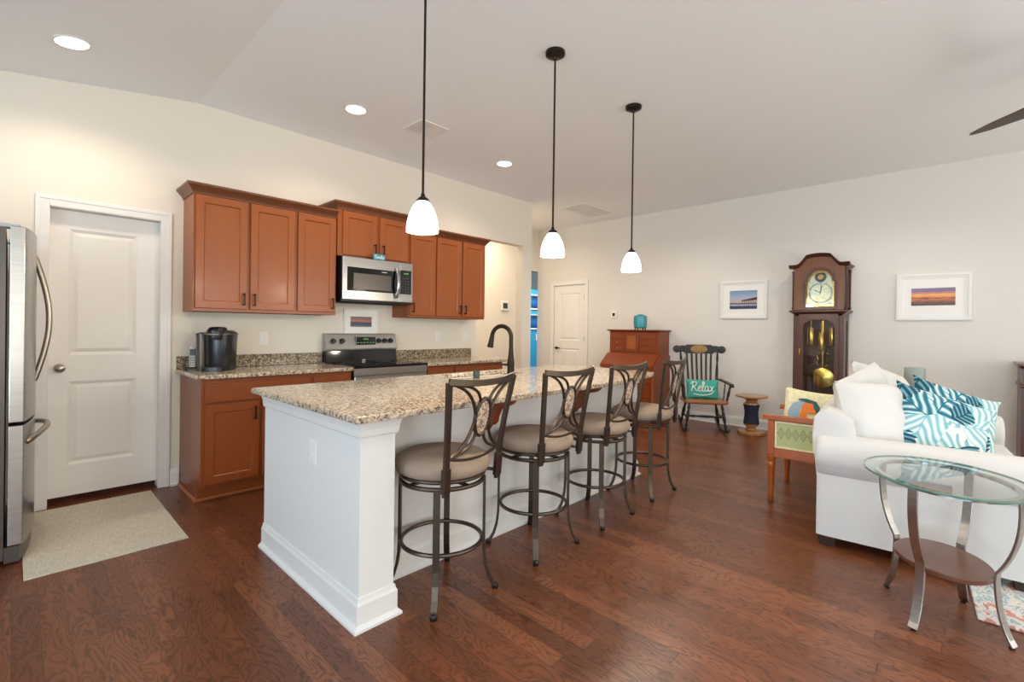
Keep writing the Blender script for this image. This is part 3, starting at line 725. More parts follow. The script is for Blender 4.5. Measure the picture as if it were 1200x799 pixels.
# ------------------------------------------------------------ refrigerator
t = thing('refrigerator', 'stainless french-door refrigerator at the left edge beside the pantry door', 'refrigerator', (0, 0, 0))
bx(-0.75, -0.032, 3.605, 4.435, 0.03, 1.765).build('fridge_body', 'kgrey', t)
for hz in (3.62, 4.36): lab(bx(-0.10, 0.02, hz, hz+0.06, 1.766, 1.79, bev=0.004).build('hinge_cover', 'silverp', t), 'pale hinge cap')
def fr_front(y): return 0.038+0.052*math.sin(PI*min(max((y-3.6)/0.84, 0), 1))**0.8
def fdoor(ya, yb, za, zb, nm):
    n = 12; pts = [(-0.018, ya)]+[(fr_front(ya+(yb-ya)*i/n), ya+(yb-ya)*i/n) for i in range(n+1)]+[(-0.018, yb)]
    return MB().prism(pts, 'z', za, zb).build(nm, 'steel', t, bev=0.004)
fa = fdoor(3.60, 4.017, 0.745, 1.775, 'fridge_door'); fb_ = fdoor(4.023, 4.44, 0.745, 1.775, 'fridge_door'); fc = fdoor(3.60, 4.44, 0.10, 0.728, 'freezer_drawer')
for y, d in ((3.965, fa), (4.075, fb_)):
    MB().tube([(0.080, y, 1.66)]+[(0.088+0.058*math.sin(PI*i/14), y, 1.64-0.70*i/14) for i in range(15)]+[(0.080, y, 0.93)], 0.013, 10).build('handle', 'nickel', d, smooth=True)
MB().tube([(0.045, 3.66, 0.625)]+[(0.065+0.078*math.sin(PI*i/14), 3.68+0.68*i/14, 0.635+0.03*math.sin(PI*i/14)) for i in range(15)]+[(0.045, 4.38, 0.625)], 0.015, 10).build('handle', 'nickel', fc, smooth=True)
pts = [(-0.03, 3.605)]+[(fr_front(3.6+0.84*i/12)-0.012, 3.605+0.83*i/12) for i in range(13)]+[(-0.03, 4.435)]
lab(MB().prism(pts, 'z', 0.012, 0.095).build('base_grille', 'kgrey', t), 'grey kick grille at the floor')
for y in (3.70, 4.34): MB().lathe([(0.02, 0.0), (0.02, 0.03)], (-0.6, y, 0), 12).build('foot', 'black', t)
for y in (3.70, 4.34): MB().lathe([(0.02, 0.0), (0.02, 0.03)], (-0.1, y, 0), 12).build('foot', 'black', t)

# ------------------------------------------------------------ island
t = thing('kitchen_island', 'white panelled kitchen island with a boxed end wall facing the fridge', 'kitchen island', (0, 0, 0))
IX0, IX1, IY0, IY1, IB = 1.006, 3.80, 1.832, 2.925, 2.095
b = bx(IX0, IX0+0.168, IY0, IY1, 0, 0.883); b.box(IX0+0.168, IX1, IB, IY1, 0, 0.883)
b.build('island_body', 'island', t)
def skirt(path, prof, closed=False):
    """sweep a profile (out, z) round a plan path whose outward side is to the right of travel"""
    n = len(path); loops = []
    for i, p in enumerate(path):
        P0 = Vector(path[max(i-1, 0)]); P1 = Vector(p); P2 = Vector(path[min(i+1, n-1)])
        ds = []
        if i > 0: ds.append((P1-P0).normalized())
        if i < n-1: ds.append((P2-P1).normalized())
        ns = [Vector((d.y, -d.x)) for d in ds]
        if len(ns) == 2: k = (ns[0]+ns[1]); k = k/(k.length_squared/2)
        else: k = ns[0]
        loops.append([(P1.x+k.x*o, P1.y+k.y*o, z) for o, z in prof])
    return MB().loft(loops)
ipath = [(IX0, IY1), (IX0, IY0), (IX0+0.168, IY0), (IX0+0.168, IB), (IX1, IB), (IX1, IY1)]
skirt(ipath, [(0, 0), (0.030, 0), (0.030, 0.012), (0.014, 0.026), (0.014, 0.105), (0.008, 0.118), (0.006, 0.132), (0, 0.134)]).build('base_moulding', 'island', t)
cove = [(0, 0.805), (0.008, 0.805), (0.012, 0.812), (0.014, 0.838), (0.020, 0.862), (0.030, 0.883), (0, 0.883)]
skirt(ipath[0:4], cove).build('top_moulding', 'island', t)
skirt([(IX1-0.10, IB), (IX1, IB), (IX1, IY1)], cove).build('top_moulding', 'island', t)
def plate(parent, kind='outlet', nm='outlet'):
    o = bx(-0.036, 0.036, -0.006, 0, -0.058, 0.058, bev=0.002).build('cover_plate', 'plate', parent)
    return o
op = bx(-0.006, 0, -0.036, 0.036, -0.058, 0.058, bev=0.002).build('outlet_cover', 'plate', t); op.location = (IX0-0.0005, 2.275, 0.665)
ob = bx(-0.0085, -0.006, -0.017, 0.017, -0.048, -0.006); ob.box(-0.0085, -0.006, -0.017, 0.017, 0.006, 0.048); ob.build('outlet_socket', 'trim', op, bev=0.002)
def corbel(x):
    prof = [(IB, 0.883), (IB-0.245, 0.883), (IB-0.245, 0.868), (IB-0.225, 0.845), (IB-0.20, 0.83), (IB-0.165, 0.825), (IB-0.14, 0.815), (IB-0.118, 0.79),
            (IB-0.10, 0.755), (IB-0.092, 0.72), (IB-0.07, 0.70), (IB-0.045, 0.695), (IB-0.03, 0.67), (IB, 0.655)]
    lab(MB().prism(prof, 'x', x-0.022, x+0.022).build('corbel', 'desk', t, bev=0.003), 'scrolled dark cherry bracket under the counter')
corbel(1.97); corbel(2.85)
# island top with sink cut-out
t = thing('island_countertop', 'large polished beige granite slab on top of the island', 'countertop', (0, 0, 0.884))
HX0, HX1, HY0, HY1 = 2.14, 2.88, 2.60, 2.875
TOP = [(0.938, 1.745), (3.0, 1.772), (3.35, 1.825), (3.65, 1.885), (3.78, 1.93), (3.835, 1.985), (3.86, 2.08), (3.86, 2.955), (0.938, 2.955)]
HOLE = rectp(HX0, HX1, HY0, HY1)
out = star(TOP, ((HX0+HX1)/2, (HY0+HY1)/2), 180); inn = star(HOLE, ((HX0+HX1)/2, (HY0+HY1)/2), 180)
def snap(loop, rect):
    for c in rect:
        i = min(range(len(loop)), key=lambda k: (loop[k][0]-c[0])**2+(loop[k][1]-c[1])**2); loop[i] = c
snap(out, TOP); snap(inn, HOLE)
MB().ring(out, inn, 'z', 0, 0.03).build('counter_slab', 'granite', t, bev=0.007)
t = thing('kitchen_sink', 'stainless steel undermount sink set into the island countertop', 'sink', (0, 0, 0))
b = MB(); o = rectp(HX0-0.012, HX1+0.012, HY0-0.012, HY1+0.012); i = rectp(HX0-0.002, HX1+0.002, HY0-0.002, HY1+0.002)
b.loft([[(p[0], p[1], 0.8835) for p in o], [(p[0], p[1], 0.70) for p in o]], cap=False); b.loft([[(p[0], p[1], 0.8835) for p in o], [(p[0], p[1], 0.8835) for p in i], [(p[0], p[1], 0.705) for p in i]], cap=False)
b.box(HX0-0.012, HX1+0.012, HY0-0.012, HY1+0.012, 0.695, 0.70)
b.build('sink_basin', 'steel', t)
MB().lathe([(0.045, 0.70), (0.045, 0.704), (0.03, 0.7045)], (2.5, 2.74, 0.001), 20).build('drain', 'chrome', t, smooth=True)
# faucet
t = thing('faucet', 'tall dark bronze gooseneck faucet with pull-down head on the island', 'faucet', (2.655, 2.545, 0.915))
MB().lathe([(0.032, 0), (0.032, 0.008), (0.028, 0.015), (0.027, 0.075), (0.030, 0.085), (0.026, 0.11), (0.020, 0.16), (0.0175, 0.20)], (0, 0, 0), 20).build('faucet_base', 'bronze', t, smooth=True)
neck = [(0, 0, 0.12), (0, 0, 0.29)]+[(-0.02*(1-math.cos(R(a)))*1.0, 0.085*(1-math.cos(R(a))), 0.29+0.085*math.sin(R(a))) for a in range(12, 169, 12)]
MB().tube(neck, 0.0165, 12).build('spout', 'bronze', t, smooth=True)
e = Vector(neck[-1]); dn = Vector((-0.004, 0.02, -0.1)).normalized()
MB().tube([e-dn*0.005, e+dn*0.02, e+dn*0.07, e+dn*0.10, e+dn*0.104], [0.0165, 0.018, 0.022, 0.026, 0.021], 14).build('spray_head', 'bronze', t, smooth=True)
MB().tube([(0, 0, 0.075), (-0.05, 0.035, 0.08), (-0.075, 0.05, 0.088), (-0.12, 0.078, 0.092)], [0.013, 0.008, 0.006, 0.007], 10).build('lever', 'bronze', t, smooth=True)
t = thing('soap_cup', 'small dark cup standing beside the island sink', 'cup', (2.30, 2.545, 0.915))
MB().lathe([(0.022, 0), (0.025, 0.003), (0.025, 0.052), (0.021, 0.052), (0.020, 0.006), (0.001, 0.006)], (0, 0, 0), 20, cap=False).build('cup', 'phone', t, smooth=True)

# ------------------------------------------------------------ bar stools
def make_stool():
    t = thing('bar_stool', '', 'bar stool', (0, 0, 0))
    zr = 0.545
    # swivel ring and seat frame
    n = 40
    def circ(r, z): return [(r*math.cos(2*PI*k/n), r*math.sin(2*PI*k/n), z) for k in range(n)]
    fr = MB().tube(circ(0.200, zr), 0.011, 8, closed=True)
    fr.box(-0.2, 0.2, -0.012, 0.012, zr-0.004, zr+0.004); fr.box(-0.012, 0.012, -0.2, 0.2, zr-0.004, zr+0.004)
    fr.build('leg_frame_ring', 'stoolmetal', t, smooth=True)
    MB().tube(circ(0.196, 0.247), 0.0105, 8, closed=True).build('foot_ring', 'stoolmetal', t, smooth=True)
    for sx in (-1, 1):
        for sy in (-1, 1):
            d = Vector((sx, sy, 0)).normalized()
            rad = [(0.205, 0.548), (0.206, 0.45), (0.206, 0.35), (0.206, 0.25), (0.208, 0.18), (0.216, 0.12), (0.232, 0.065), (0.252, 0.028), (0.262, 0.016)]
            lg = MB().bar([tuple(d*r_)[:2]+(z_,) for r_, z_ in rad], 0.031, 0.014, (-d.y, d.x, 0)).build('leg', 'stoolmetal', t, bev=0.002)
            MB().lathe([(0.012, 0), (0.016, 0.003), (0.017, 0.016), (0.010, 0.026)], (d.x*0.264, d.y*0.264, 0), 14).build('foot_cap', 'black', lg, smooth=True)
    # rotating upper part
    up = []
    sf = MB().tube(circ(0.205, 0.578), 0.009, 8, closed=True); sf.lathe([(0.08, 0.55), (0.08, 0.575)], (0, 0, 0), 24); sf.lathe([(0.19, 0.576), (0.19, 0.588)], (0, 0, 0), 32)
    up.append(sf.build('seat_plate', 'stoolmetal', t, smooth=True))
    up.append(MB().lathe([(0.001, 0.586), (0.205, 0.586), (0.222, 0.596), (0.232, 0.615), (0.232, 0.632), (0.222, 0.652), (0.195, 0.668), (0.14, 0.678), (0.06, 0.681), (0.001, 0.681)], (0, 0, 0), 40).build('seat_cushion', 'seat', t, smooth=True))
    # back
    rb, hb, ht, ou, zb, zt = 0.196, 0.180, 0.228, 0.062, 0.57, 1.046
    def B(s, z, off=0.0):       # s in -1..1 across, z height
        f = (z-zb)/(zt-zb); return (s*(hb+(ht-hb)*max(f, 0)**1.6), -(rb+ou*max(f, 0)**1.3)+off-0.03*(1-s*s)*max(f, 0)*1.0, z)
    bf = MB()
    for s in (-1, 1):
        zs = [0.535, 0.57, 0.62, 0.70, 0.78, 0.86, 0.94, 1.0, 1.046]
        bf.bar([B(s, z) for z in zs], 0.031, 0.015, (1, 0, 0))
        bf.bar([B(s, 0.55), B(s, 0.66)], 0.040, 0.024, (1, 0, 0))
        bf.tube([B(s, 0.575), (s*0.15, -0.14, 0.578)], 0.009, 8)
    bf.bar([B(-1+2*i/12, 1.046-0.016*(1-(-1+2*i/12)**2)) for i in range(13)], 0.029, 0.015, (0, 0, 1))
    bf.bar([B(-1+2*i/12, 0.705-0.030*(1-(-1+2*i/12)**2)) for i in range(13)], 0.014, 0.010, (0, 0, 1))
    up.append(bf.build('back_frame', 'stoolmetal', t, bev=0.002))
    oc, ow, oh = 0.868, 0.235, 0.086
    sw = MB()
    sw.tube([B(ow*math.cos(2*PI*k/28), oc+oh*math.sin(2*PI*k/28)) for k in range(28)], 0.0095, 8, closed=True)
    for s in (-1, 1):
        for zc, z1_, z2_ in ((1, 1.035, oc), (-1, 0.70, oc)):
            sw.tube([B(a, z) for a, z in bez((s*0.93, z1_), (s*0.40, z1_-zc*0.035), (s*0.25, oc+zc*0.02))], 0.0078, 8)
            sw.tube([B(a, z) for a, z in bez((s*0.93, z1_-zc*0.004), (s*0.22, z1_-zc*0.01), (s*0.14, oc+zc*0.070))], 0.0072, 8)
    up.append(sw.build('back_scrollwork', 'stoolmetal', t, smooth=True))
    pl = MB(); f_ = [B(ow*0.97*math.cos(2*PI*k/28), oc+oh*0.97*math.sin(2*PI*k/28), 0.006) for k in range(28)]; g_ = [(p[0], p[1]-0.010, p[2]) for p in f_]
    pl.loft([f_, g_]); up.append(lab(pl.build('oval_medallion', 'stone', t), 'speckled stone oval'))
    return t, up
stool, upparts = make_stool()
names_up = [o.name for o in upparts]
slots = [((1.457, 1.850), 7, 'taupe-cushioned metal bar stool nearest the camera, beside the island\'s white end post'),
         ((2.139, 1.851), 1.6, 'taupe-cushioned metal bar stool second from the white end post, its back before the near corbel'),
         ((2.779, 1.845), 1.2, 'taupe-cushioned metal bar stool third from the near post, just before the far corbel'),
         ((3.470, 1.862), 6.7, 'farthest bar stool at the island, standing in front of the cherry secretary desk')]
made = []
for i, (c, a, lb) in enumerate(slots):
    if i == 0: s_ = stool
    else:
        s_ = stool.copy(); col.objects.link(s_)
    made.append(s_)
for i in range(1, 4):
    for ch in kids(stool): dup(ch, made[i])
for s_, (c, a, lb) in zip(made, slots):
    s_.location = (c[0], c[1], 0); s_['label'] = lb; s_['group'] = 'bar stools along the island'
    for ch in kids(s_):
        if ch.name.split('.')[0] in names_up: ch.rotation_euler = (0, 0, R(a))

# ------------------------------------------------------------ ceiling lights, pendants, vents
def pendant(x, y, label):
    t = thing('pendant_lamp', label, 'pendant lamp', (x, y, 1.742), 0, 'pendant lamps over the island')
    L = CH-1.742
    prof = [(0.078, 0.0), (0.0785, 0.02), (0.075, 0.05), (0.066, 0.085), (0.052, 0.118), (0.036, 0.142), (0.026, 0.152), (0.023, 0.152), (0.033, 0.138), (0.049, 0.114), (0.063, 0.082), (0.072, 0.048), (0.0755, 0.02), (0.0755, 0.0), (0.078, 0.0)]
    MB().lathe(prof, (0, 0, 0), 32, cap=False).build('lamp_shade', 'shade', t, smooth=True)
    MB().lathe([(0.031, 0.149), (0.033, 0.153), (0.024, 0.166), (0.012, 0.174), (0.008, 0.19)], (0, 0, 0), 24).build('shade_cap', 'bronze', t, smooth=True)
    MB().tube([(0, 0, 0.185), (0, 0, L-0.02)], 0.0062, 10).build('rod', 'bronze', t, smooth=True)
    MB().lathe([(0.012, L-0.05), (0.016, L-0.036), (0.050, L-0.030), (0.062, L-0.022), (0.063, L-0.001)], (0, 0, 0), 28).build('canopy', 'bronze', t, smooth=True)
    MB().ball((0, 0, 0.075), 0.03, 14).build('bulb', 'bulb', t, smooth=True)
    lamp('pendant_light', 'POINT', (x, y, 1.742-0.03), 14, WARM, 0.06)
pendant(1.383, 1.94, 'frosted white glass pendant lamp over the near end of the island, largest of the three')
pendant(2.398, 1.94, 'middle of the three frosted pendant lamps over the island, in front of the far door')
pendant(3.405, 1.945, 'frosted pendant lamp over the far end of the island, farthest from the camera')

def can(x, y, label, vis=True):
    sl = math.atan(0.156) if x < 1.0 else 0
    t = thing('recessed_light', label, 'ceiling light', (x, y, ceil_z(x)-0.001), 0, 'recessed lights over the kitchen')
    t.rotation_euler = (0, -sl, 0)
    MB().ring([(0.092*math.cos(a*PI/20), 0.092*math.sin(a*PI/20)) for a in range(40)], [(0.078*math.cos(a*PI/20), 0.078*math.sin(a*PI/20)) for a in range(40)], 'z', -0.006, 0).build('trim_ring', 'trim', t, smooth=True)
    MB().lathe([(0.078, -0.003), (0.078, -0.001)], (0, 0, 0), 32).build('lens', 'bulb', t)
    lamp('recessed_lamp', 'SPOT', (x, y, ceil_z(x)-0.03), 30, WARM, 0.08, target=(x, y, 0), spot=R(150))
can(0.225, 3.86, 'bright recessed ceiling light above the pantry door')
can(1.931, 3.66, 'recessed ceiling light nearest the square air vent, above the microwave')
can(3.663, 3.65, 'farthest recessed ceiling light, between the first two pendants')
for x, y in ((1.6, 0.2), (3.4, -0.6), (5.4, 2.6), (5.3, 0.6), (2.0, -2.0)):  # added fill spots with no fixtures, brightening the living side
    lamp('added_fill_spot', 'SPOT', (x, y, CH-0.03), 48, NEUT, 0.10, target=(x, y, 0), spot=R(150))

t = thing('supply_vent', 'square white ceiling air vent behind the nearest pendant rod', 'air vent', (2.55, 3.545, CH))
MB().ring(rectp(-0.15, 0.15, -0.15, 0.15), rectp(-0.115, 0.115, -0.115, 0.115), 'z', -0.008, 0).build('vent_frame', 'trim', t)
bx(-0.115, 0.115, -0.115, 0.115, -0.002, -0.0005).build('vent_backing', 'kgrey', t)
lv = MB()
for i in range(9): lv.box(-0.115, 0.0, -0.112+0.025*i, -0.100+0.025*i, -0.007, -0.003)
for i in range(9): lv.box(0.0, 0.115, -0.115+0.025*i, -0.094+0.025*i, -0.007, -0.003)
lv.build('louvres', 'trim', t)
t = thing('return_vent', 'large rectangular return air grille in the ceiling near the far wall', 'air vent', (5.94, 4.14, CH))
MB().ring(rectp(-0.38, 0.38, -0.22, 0.22), rectp(-0.345, 0.345, -0.185, 0.185), 'z', -0.01, 0).build('vent_frame', 'trim', t)
bx(-0.345, 0.345, -0.185, 0.185, -0.002, -0.0005).build('vent_backing', 'grey_wall', t)
lv = MB()
for i in range(24): lv.box(-0.343+0.0287*i, -0.336+0.0287*i, -0.185, 0.185, -0.009, -0.003)
lv.build('louvres', 'trim', t)

# ceiling fan : one blade reaches into the picture
t = thing('ceiling_fan', 'ceiling fan whose dark wooden blade tip enters at the right edge', 'ceiling fan', (4.325, -0.540, 2.745))
MB().lathe([(0.012, 0.09), (0.012, CH-2.745-0.02)], (0, 0, 0), 12).build('downrod', 'bronze', t)
MB().lathe([(0.02, CH-2.745-0.06), (0.07, CH-2.745-0.02), (0.07, CH-2.745-0.001)], (0, 0, 0), 24).build('canopy', 'bronze', t, smooth=True)
MB().lathe([(0.03, -0.05), (0.09, -0.035), (0.11, 0.0), (0.11, 0.05), (0.07, 0.085), (0.02, 0.10)], (0, 0, 0), 28).build('motor_housing', 'bronze', t, smooth=True)
for k in range(3):
    a = R(46+120*k); xf = Matrix.Rotation(a, 4, 'Z') @ Matrix.Rotation(R(11), 4, 'X')
    pts = [(0.12, -0.04), (0.25, -0.065), (0.45, -0.060), (0.65, -0.036), (0.74, -0.012), (0.755, 0.002), (0.74, 0.010), (0.60, 0.032), (0.35, 0.048), (0.12, 0.04)]
    MB().prism(pts, 'z', -0.005, 0.005).build('blade', 'fan', t, xf=xf)

# ------------------------------------------------------------ wall plates, pictures, small things
def wall_plate(x, z, label, kind):
    t = thing('wall_outlet' if kind == 'outlet' else 'wall_switch', label, 'outlet' if kind == 'outlet' else 'switch', (x, W, z))
    bx(-0.036, 0.036, -0.006, -0.0005, -0.058, 0.058, bev=0.002).build('cover_plate', 'plate', t)
    b = MB()
    if kind == 'outlet': b.box(-0.016, 0.016, -0.0085, -0.006, -0.046, -0.006); b.box(-0.016, 0.016, -0.0085, -0.006, 0.006, 0.046)
    else: b.box(-0.016, 0.016, -0.009, -0.006, -0.034, 0.034)
    b.build('socket' if kind == 'outlet' else 'rocker', 'trim', t, bev=0.002)
wall_plate(1.533, 1.155, 'white outlet on the wall between the coffee maker and the range', 'outlet')
wall_plate(3.455, 1.172, 'white outlet on the backsplash wall nearer the range, right of it', 'outlet')
wall_plate(3.890, 1.172, 'white switch at the far end of the backsplash wall by the hall opening', 'switch')

def picture(name, label, loc, rz, w, h, fw_, mat_in, pw_, ph_, pmat, fmat='trim', dp=0.022):
    t = thing(name, label, 'picture', loc, rz)
    MB().ring(rectp(-w/2, w/2, -h/2, h/2), rectp(-w/2+fw_*.6, w/2-fw_*.6, -h/2+fw_*.6, h/2-fw_*.6), 'y', -dp, -0.0005).build('frame', fmat, t, bev=0.002)
    MB().ring(rectp(-w/2+fw_*.6, w/2-fw_*.6, -h/2+fw_*.6, h/2-fw_*.6), rectp(-w/2+fw_, w/2-fw_, -h/2+fw_, h/2-fw_), 'y', -dp*0.7, -0.0005).build('inner_frame', fmat, t)
    bx(-w/2+fw_, w/2-fw_, -0.008, -0.001, -h/2+fw_, h/2-fw_).build('mat_board', mat_in, t)
    bx(-pw_/2, pw_/2, -0.0105, -0.0082, -ph_/2, ph_/2).build('print', pmat, t)
    return t
picture('framed_picture', 'white-framed photo of a pier and surf hanging left of the grandfather clock', (F, 2.160, 1.694), -PI/2, 0.592, 0.50, 0.045, 'white', 0.345, 0.245, 'print_pier')
pr = [o for o in bpy.data.objects if o.name == 'framed_picture'][0]
pb = MB().prism([(-0.02, -0.02), (0.171, -0.008), (0.171, 0.032), (0.10, 0.018), (-0.02, -0.008)], 'y', -0.0112, -0.0106)
for i in range(7): pb.box(-0.01+0.026*i, -0.004+0.026*i, -0.0112, -0.0106, -0.06, -0.015)
lab(pb.build('pier_silhouette', 'chest', pr), 'brown pier in the photo')
picture('framed_picture', 'white-framed orange sunset photo hanging right of the grandfather clock', (F, 0.264, 1.668), -PI/2, 0.602, 0.495, 0.05, 'white', 0.35, 0.185, 'print_sunset')
pt = picture('framed_picture', 'small framed dusk beach print standing on the wall behind the range', (2.468, W, 1.318), 0, 0.385, 0.26, 0.02, 'white', 0.235, 0.105, 'print_beach')
t = thing('wall_thermostat', 'small white thermostat with dark screen beside the far white door', 'thermostat', (F, 4.135, 1.515), -PI/2)
bx(-0.055, 0.055, -0.02, -0.0005, -0.055, 0.055, bev=0.004).build('housing', 'plate', t); bx(-0.022, 0.022, -0.0225, -0.0202, -0.025, 0.025).build('screen', 'blackgloss', t)
t = thing('alarm_keypad', 'white alarm keypad with grey screen on the wall inside the hall opening', 'keypad', (5.845, 5.78, 1.66))
bx(-0.085, 0.085, -0.03, -0.0005, -0.085, 0.075, bev=0.006).build('housing', 'plate', t); bx(-0.06, 0.055, -0.0325, -0.0302, -0.055, 0.045).build('screen', 'graylcd', t)
kb = MB()
for i in range(3): kb.box(-0.05+0.033*i, -0.026+0.033*i, -0.0335, -0.0327, -0.04, 0.03)
kb.build('screen_digits', 'black', t)
for i, (zc, lb) in enumerate(((2.0, 'upper dark framed print on the blue wall beyond the hall'), (1.45, 'lower dark framed print on the blue wall beyond the hall'))):
    picture('framed_picture', lb, (10.05, 8.7, zc), 0, 0.62, 0.42, 0.03, 'white', 0.5, 0.34, 'print_blue')
t = thing('wall_switch', 'white light switch on the blue wall beyond the hall', 'switch', (10.13, 8.7, 1.02), 0)
bx(-0.06, 0.06, -0.01, -0.0005, -0.09, 0.09, bev=0.003).build('cover_plate', 'plate', t)

# coffee maker
t = thing('coffee_maker', 'dark single-cup coffee maker at the left end of the granite counter', 'coffee maker', (1.135, W-0.25, 0.9145), R(-38))
def rr2(w, d, r, z, n=6, ox=0, oy=0):
    pts = []
    for cx_, cy_, a0 in ((w/2-r, d/2-r, 0), (-w/2+r, d/2-r, 90), (-w/2+r, -d/2+r, 180), (w/2-r, -d/2+r, 270)):
        for i in range(n+1): a = R(a0+90*i/n); pts.append((ox+cx_+r*math.cos(a), oy+cy_+r*math.sin(a), z))
    return pts
MB().loft([rr2(0.17, 0.22, 0.07, 0.0), rr2(0.175, 0.225, 0.07, 0.01), rr2(0.19, 0.235, 0.08, 0.20), rr2(0.20, 0.24, 0.085, 0.275)]).build('body', 'kblack', t, smooth=True)
MB().loft([rr2(0.208, 0.248, 0.088, 0.2755), rr2(0.21, 0.25, 0.09, 0.285), rr2(0.19, 0.23, 0.09, 0.30), rr2(0.13, 0.17, 0.06, 0.312)]).build('top_deck', 'kgrey', t, smooth=True)
MB().loft([rr2(0.10, 0.15, 0.045, 0.24, oy=-0.075), rr2(0.115, 0.16, 0.05, 0.27, oy=-0.075), rr2(0.12, 0.165, 0.055, 0.31, oy=-0.07), rr2(0.10, 0.14, 0.05, 0.334, oy=-0.06), rr2(0.05, 0.09, 0.02, 0.34, oy=-0.05)]).build('brew_head', 'black', t, smooth=True)
MB().tube([(-0.055, -0.12, 0.285), (-0.05, -0.165, 0.283), (0, -0.178, 0.281), (0.05, -0.165, 0.283), (0.055, -0.12, 0.285)], 0.007, 8).build('handle', 'chrome', t, smooth=True)
MB().loft([rr2(0.16, 0.10, 0.04, 0.0, oy=-0.13), rr2(0.16, 0.10, 0.04, 0.028, oy=-0.13), rr2(0.15, 0.09, 0.04, 0.034, oy=-0.13)]).build('drip_tray', 'black', t, smooth=True)
MB().loft([rr2(0.06, 0.19, 0.028, 0.0, ox=-0.115, oy=0.01), rr2(0.07, 0.20, 0.03, 0.27, ox=-0.12, oy=0.01)]).build('water_tank', 'kclear', t, smooth=True)
MB().loft([rr2(0.076, 0.206, 0.033, 0.2705, ox=-0.12, oy=0.01), rr2(0.074, 0.204, 0.033, 0.286, ox=-0.12, oy=0.01), rr2(0.05, 0.16, 0.02, 0.294, ox=-0.118, oy=0.01)]).build('tank_lid', 'kgrey', t, smooth=True)
t = thing('cordless_phone', 'silver and slate cordless phone in its cradle beside the coffee maker', 'phone', (0.962, W-0.16, 0.9145), R(-10))
MB().loft([rr2(0.10, 0.09, 0.02, 0), rr2(0.10, 0.09, 0.02, 0.015), rr2(0.085, 0.07, 0.02, 0.026)]).build('cradle', 'black', t, smooth=True)
hs = MB().loft([[(p[0], p[1]-0.01+0.12*(z_-0.02), z_) for p in rr2(0.046, 0.022, 0.009, 0)] for z_ in (0.02, 0.06, 0.12, 0.175, 0.182)]).build('handset', 'silverp', t, smooth=True)
bx(-0.019, 0.019, -0.019, -0.010, 0.115, 0.165).build('handset_screen', 'phone', t)
hb_ = MB()
for i in range(3):
    for j in range(4): hb_.box(-0.017+0.013*i, -0.009+0.013*i, -0.0215+0.0125*j*0.13, -0.0185, 0.035+0.018*j, 0.045+0.018*j)
hb_.build('handset_keys', 'kgrey', t)

# pantry mat
tag(bx(0.04, 0.725, 3.335, 4.47, 0.0005, 0.006).build('door_mat', 'mat'), 'light beige woven mat on the floor before the pantry door', 'mat')

# ------------------------------------------------------------ secretary desk (local: front -y, x to viewer's right)
t = thing('secretary_desk', 'cherry slant-front secretary desk with small drawers against the far wall', 'desk', (F-0.52, 3.60, 0), -PI/2)
D = 0.51
# body below
bx(-0.43, 0.43, 0.0, D, 0.06, 0.705).build('desk_body', 'desk', t, bev=0.003)
lab(bx(0.40, 0.4305, -0.004, 0.0, 0.06, 0.70).build('front_stile', 'deskorange', t), 'front stile coloured brighter orange as if lit')
bx(-0.42, 0.42, 0.02, D-0.02, 0.0, 0.0595).build('plinth', 'desk', t)
for k in range(3):
    d = bx(-0.385, 0.385, -0.012, 0.0, 0.10+0.2*k, 0.285+0.2*k, bev=0.004).build('drawer', 'desk', t)
    for s in (-1, 1): MB().lathe([(0.008, 0), (0.008, -0.015), (0.016, -0.022), (0.001, -0.03)], (s*0.22, -0.012, 0.19+0.2*k), 14, 'y').build('knob', 'brass', d, smooth=True)
MB().prism([(0.0, 0.705), (0.0, 0.745), (0.20, 0.90), (D, 0.90), (D, 0.705)], 'x', -0.43, 0.43).build('slant_case', 'desk', t)
lidp = [(-0.025, 0.705), (-0.025, 0.755), (0.185, 0.918), (0.20, 0.90), (0.0, 0.735), (0.0, 0.705)]
MB().prism(lidp, 'x', -0.44, 0.405).build('slant_lid', 'desk', t, bev=0.002)
h = bx(-0.41, 0.41, 0.20, D, 0.9005, 1.24); h.build('hutch', 'desk', t, bev=0.002)
MB().loft([[(-0.41, 0.20, 1.2405), (0.41, 0.20, 1.2405), (0.41, D, 1.2405), (-0.41, D, 1.2405)], [(-0.42, 0.188, 1.25), (0.42, 0.188, 1.25), (0.42, D, 1.25), (-0.42, D, 1.25)],
           [(-0.445, 0.165, 1.262), (0.445, 0.165, 1.262), (0.445, D, 1.262), (-0.445, D, 1.262)], [(-0.445, 0.165, 1.275), (0.445, 0.165, 1.275), (0.445, D, 1.275), (-0.445, D, 1.275)]]).build('cornice', 'desk', t)
for s in (-1, 1):
    for k in range(3):
        xa, xb = (-0.375, -0.155) if s < 0 else (0.10, 0.345)
        d = bx(xa, xb, 0.19, 0.1995, 0.945+0.093*k, 1.03+0.093*k, bev=0.003).build('small_drawer', 'desk', t)
        MB().ball(((xa+xb)/2, 0.183, 0.988+0.093*k), 0.010, 10).build('knob', 'brass', d, smooth=True)
d = bx(-0.14, 0.085, 0.185, 0.1995, 0.945, 1.22, bev=0.003).build('cupboard_door', 'desk', t)
lab(bx(-0.095, 0.04, 0.180, 0.1848, 0.985, 1.185, bev=0.004).build('door_panel', 'deskorange', d), 'orange centre panel')
t = thing('ginger_jar', 'turquoise hexagonal jar on small feet atop the secretary desk', 'jar', (F-0.21, 3.555, 1.2755))
MB().lathe([(0.078, 0.022), (0.095, 0.045), (0.100, 0.12), (0.097, 0.195), (0.082, 0.215), (0.001, 0.218)], (0, 0, 0), 6).build('jar_body', 'tealglaze', t, bev=0.004)
MB().lathe([(0.05, 0.2185), (0.055, 0.225), (0.001, 0.232)], (0, 0, 0), 6).build('lid', 'tealglaze', t)
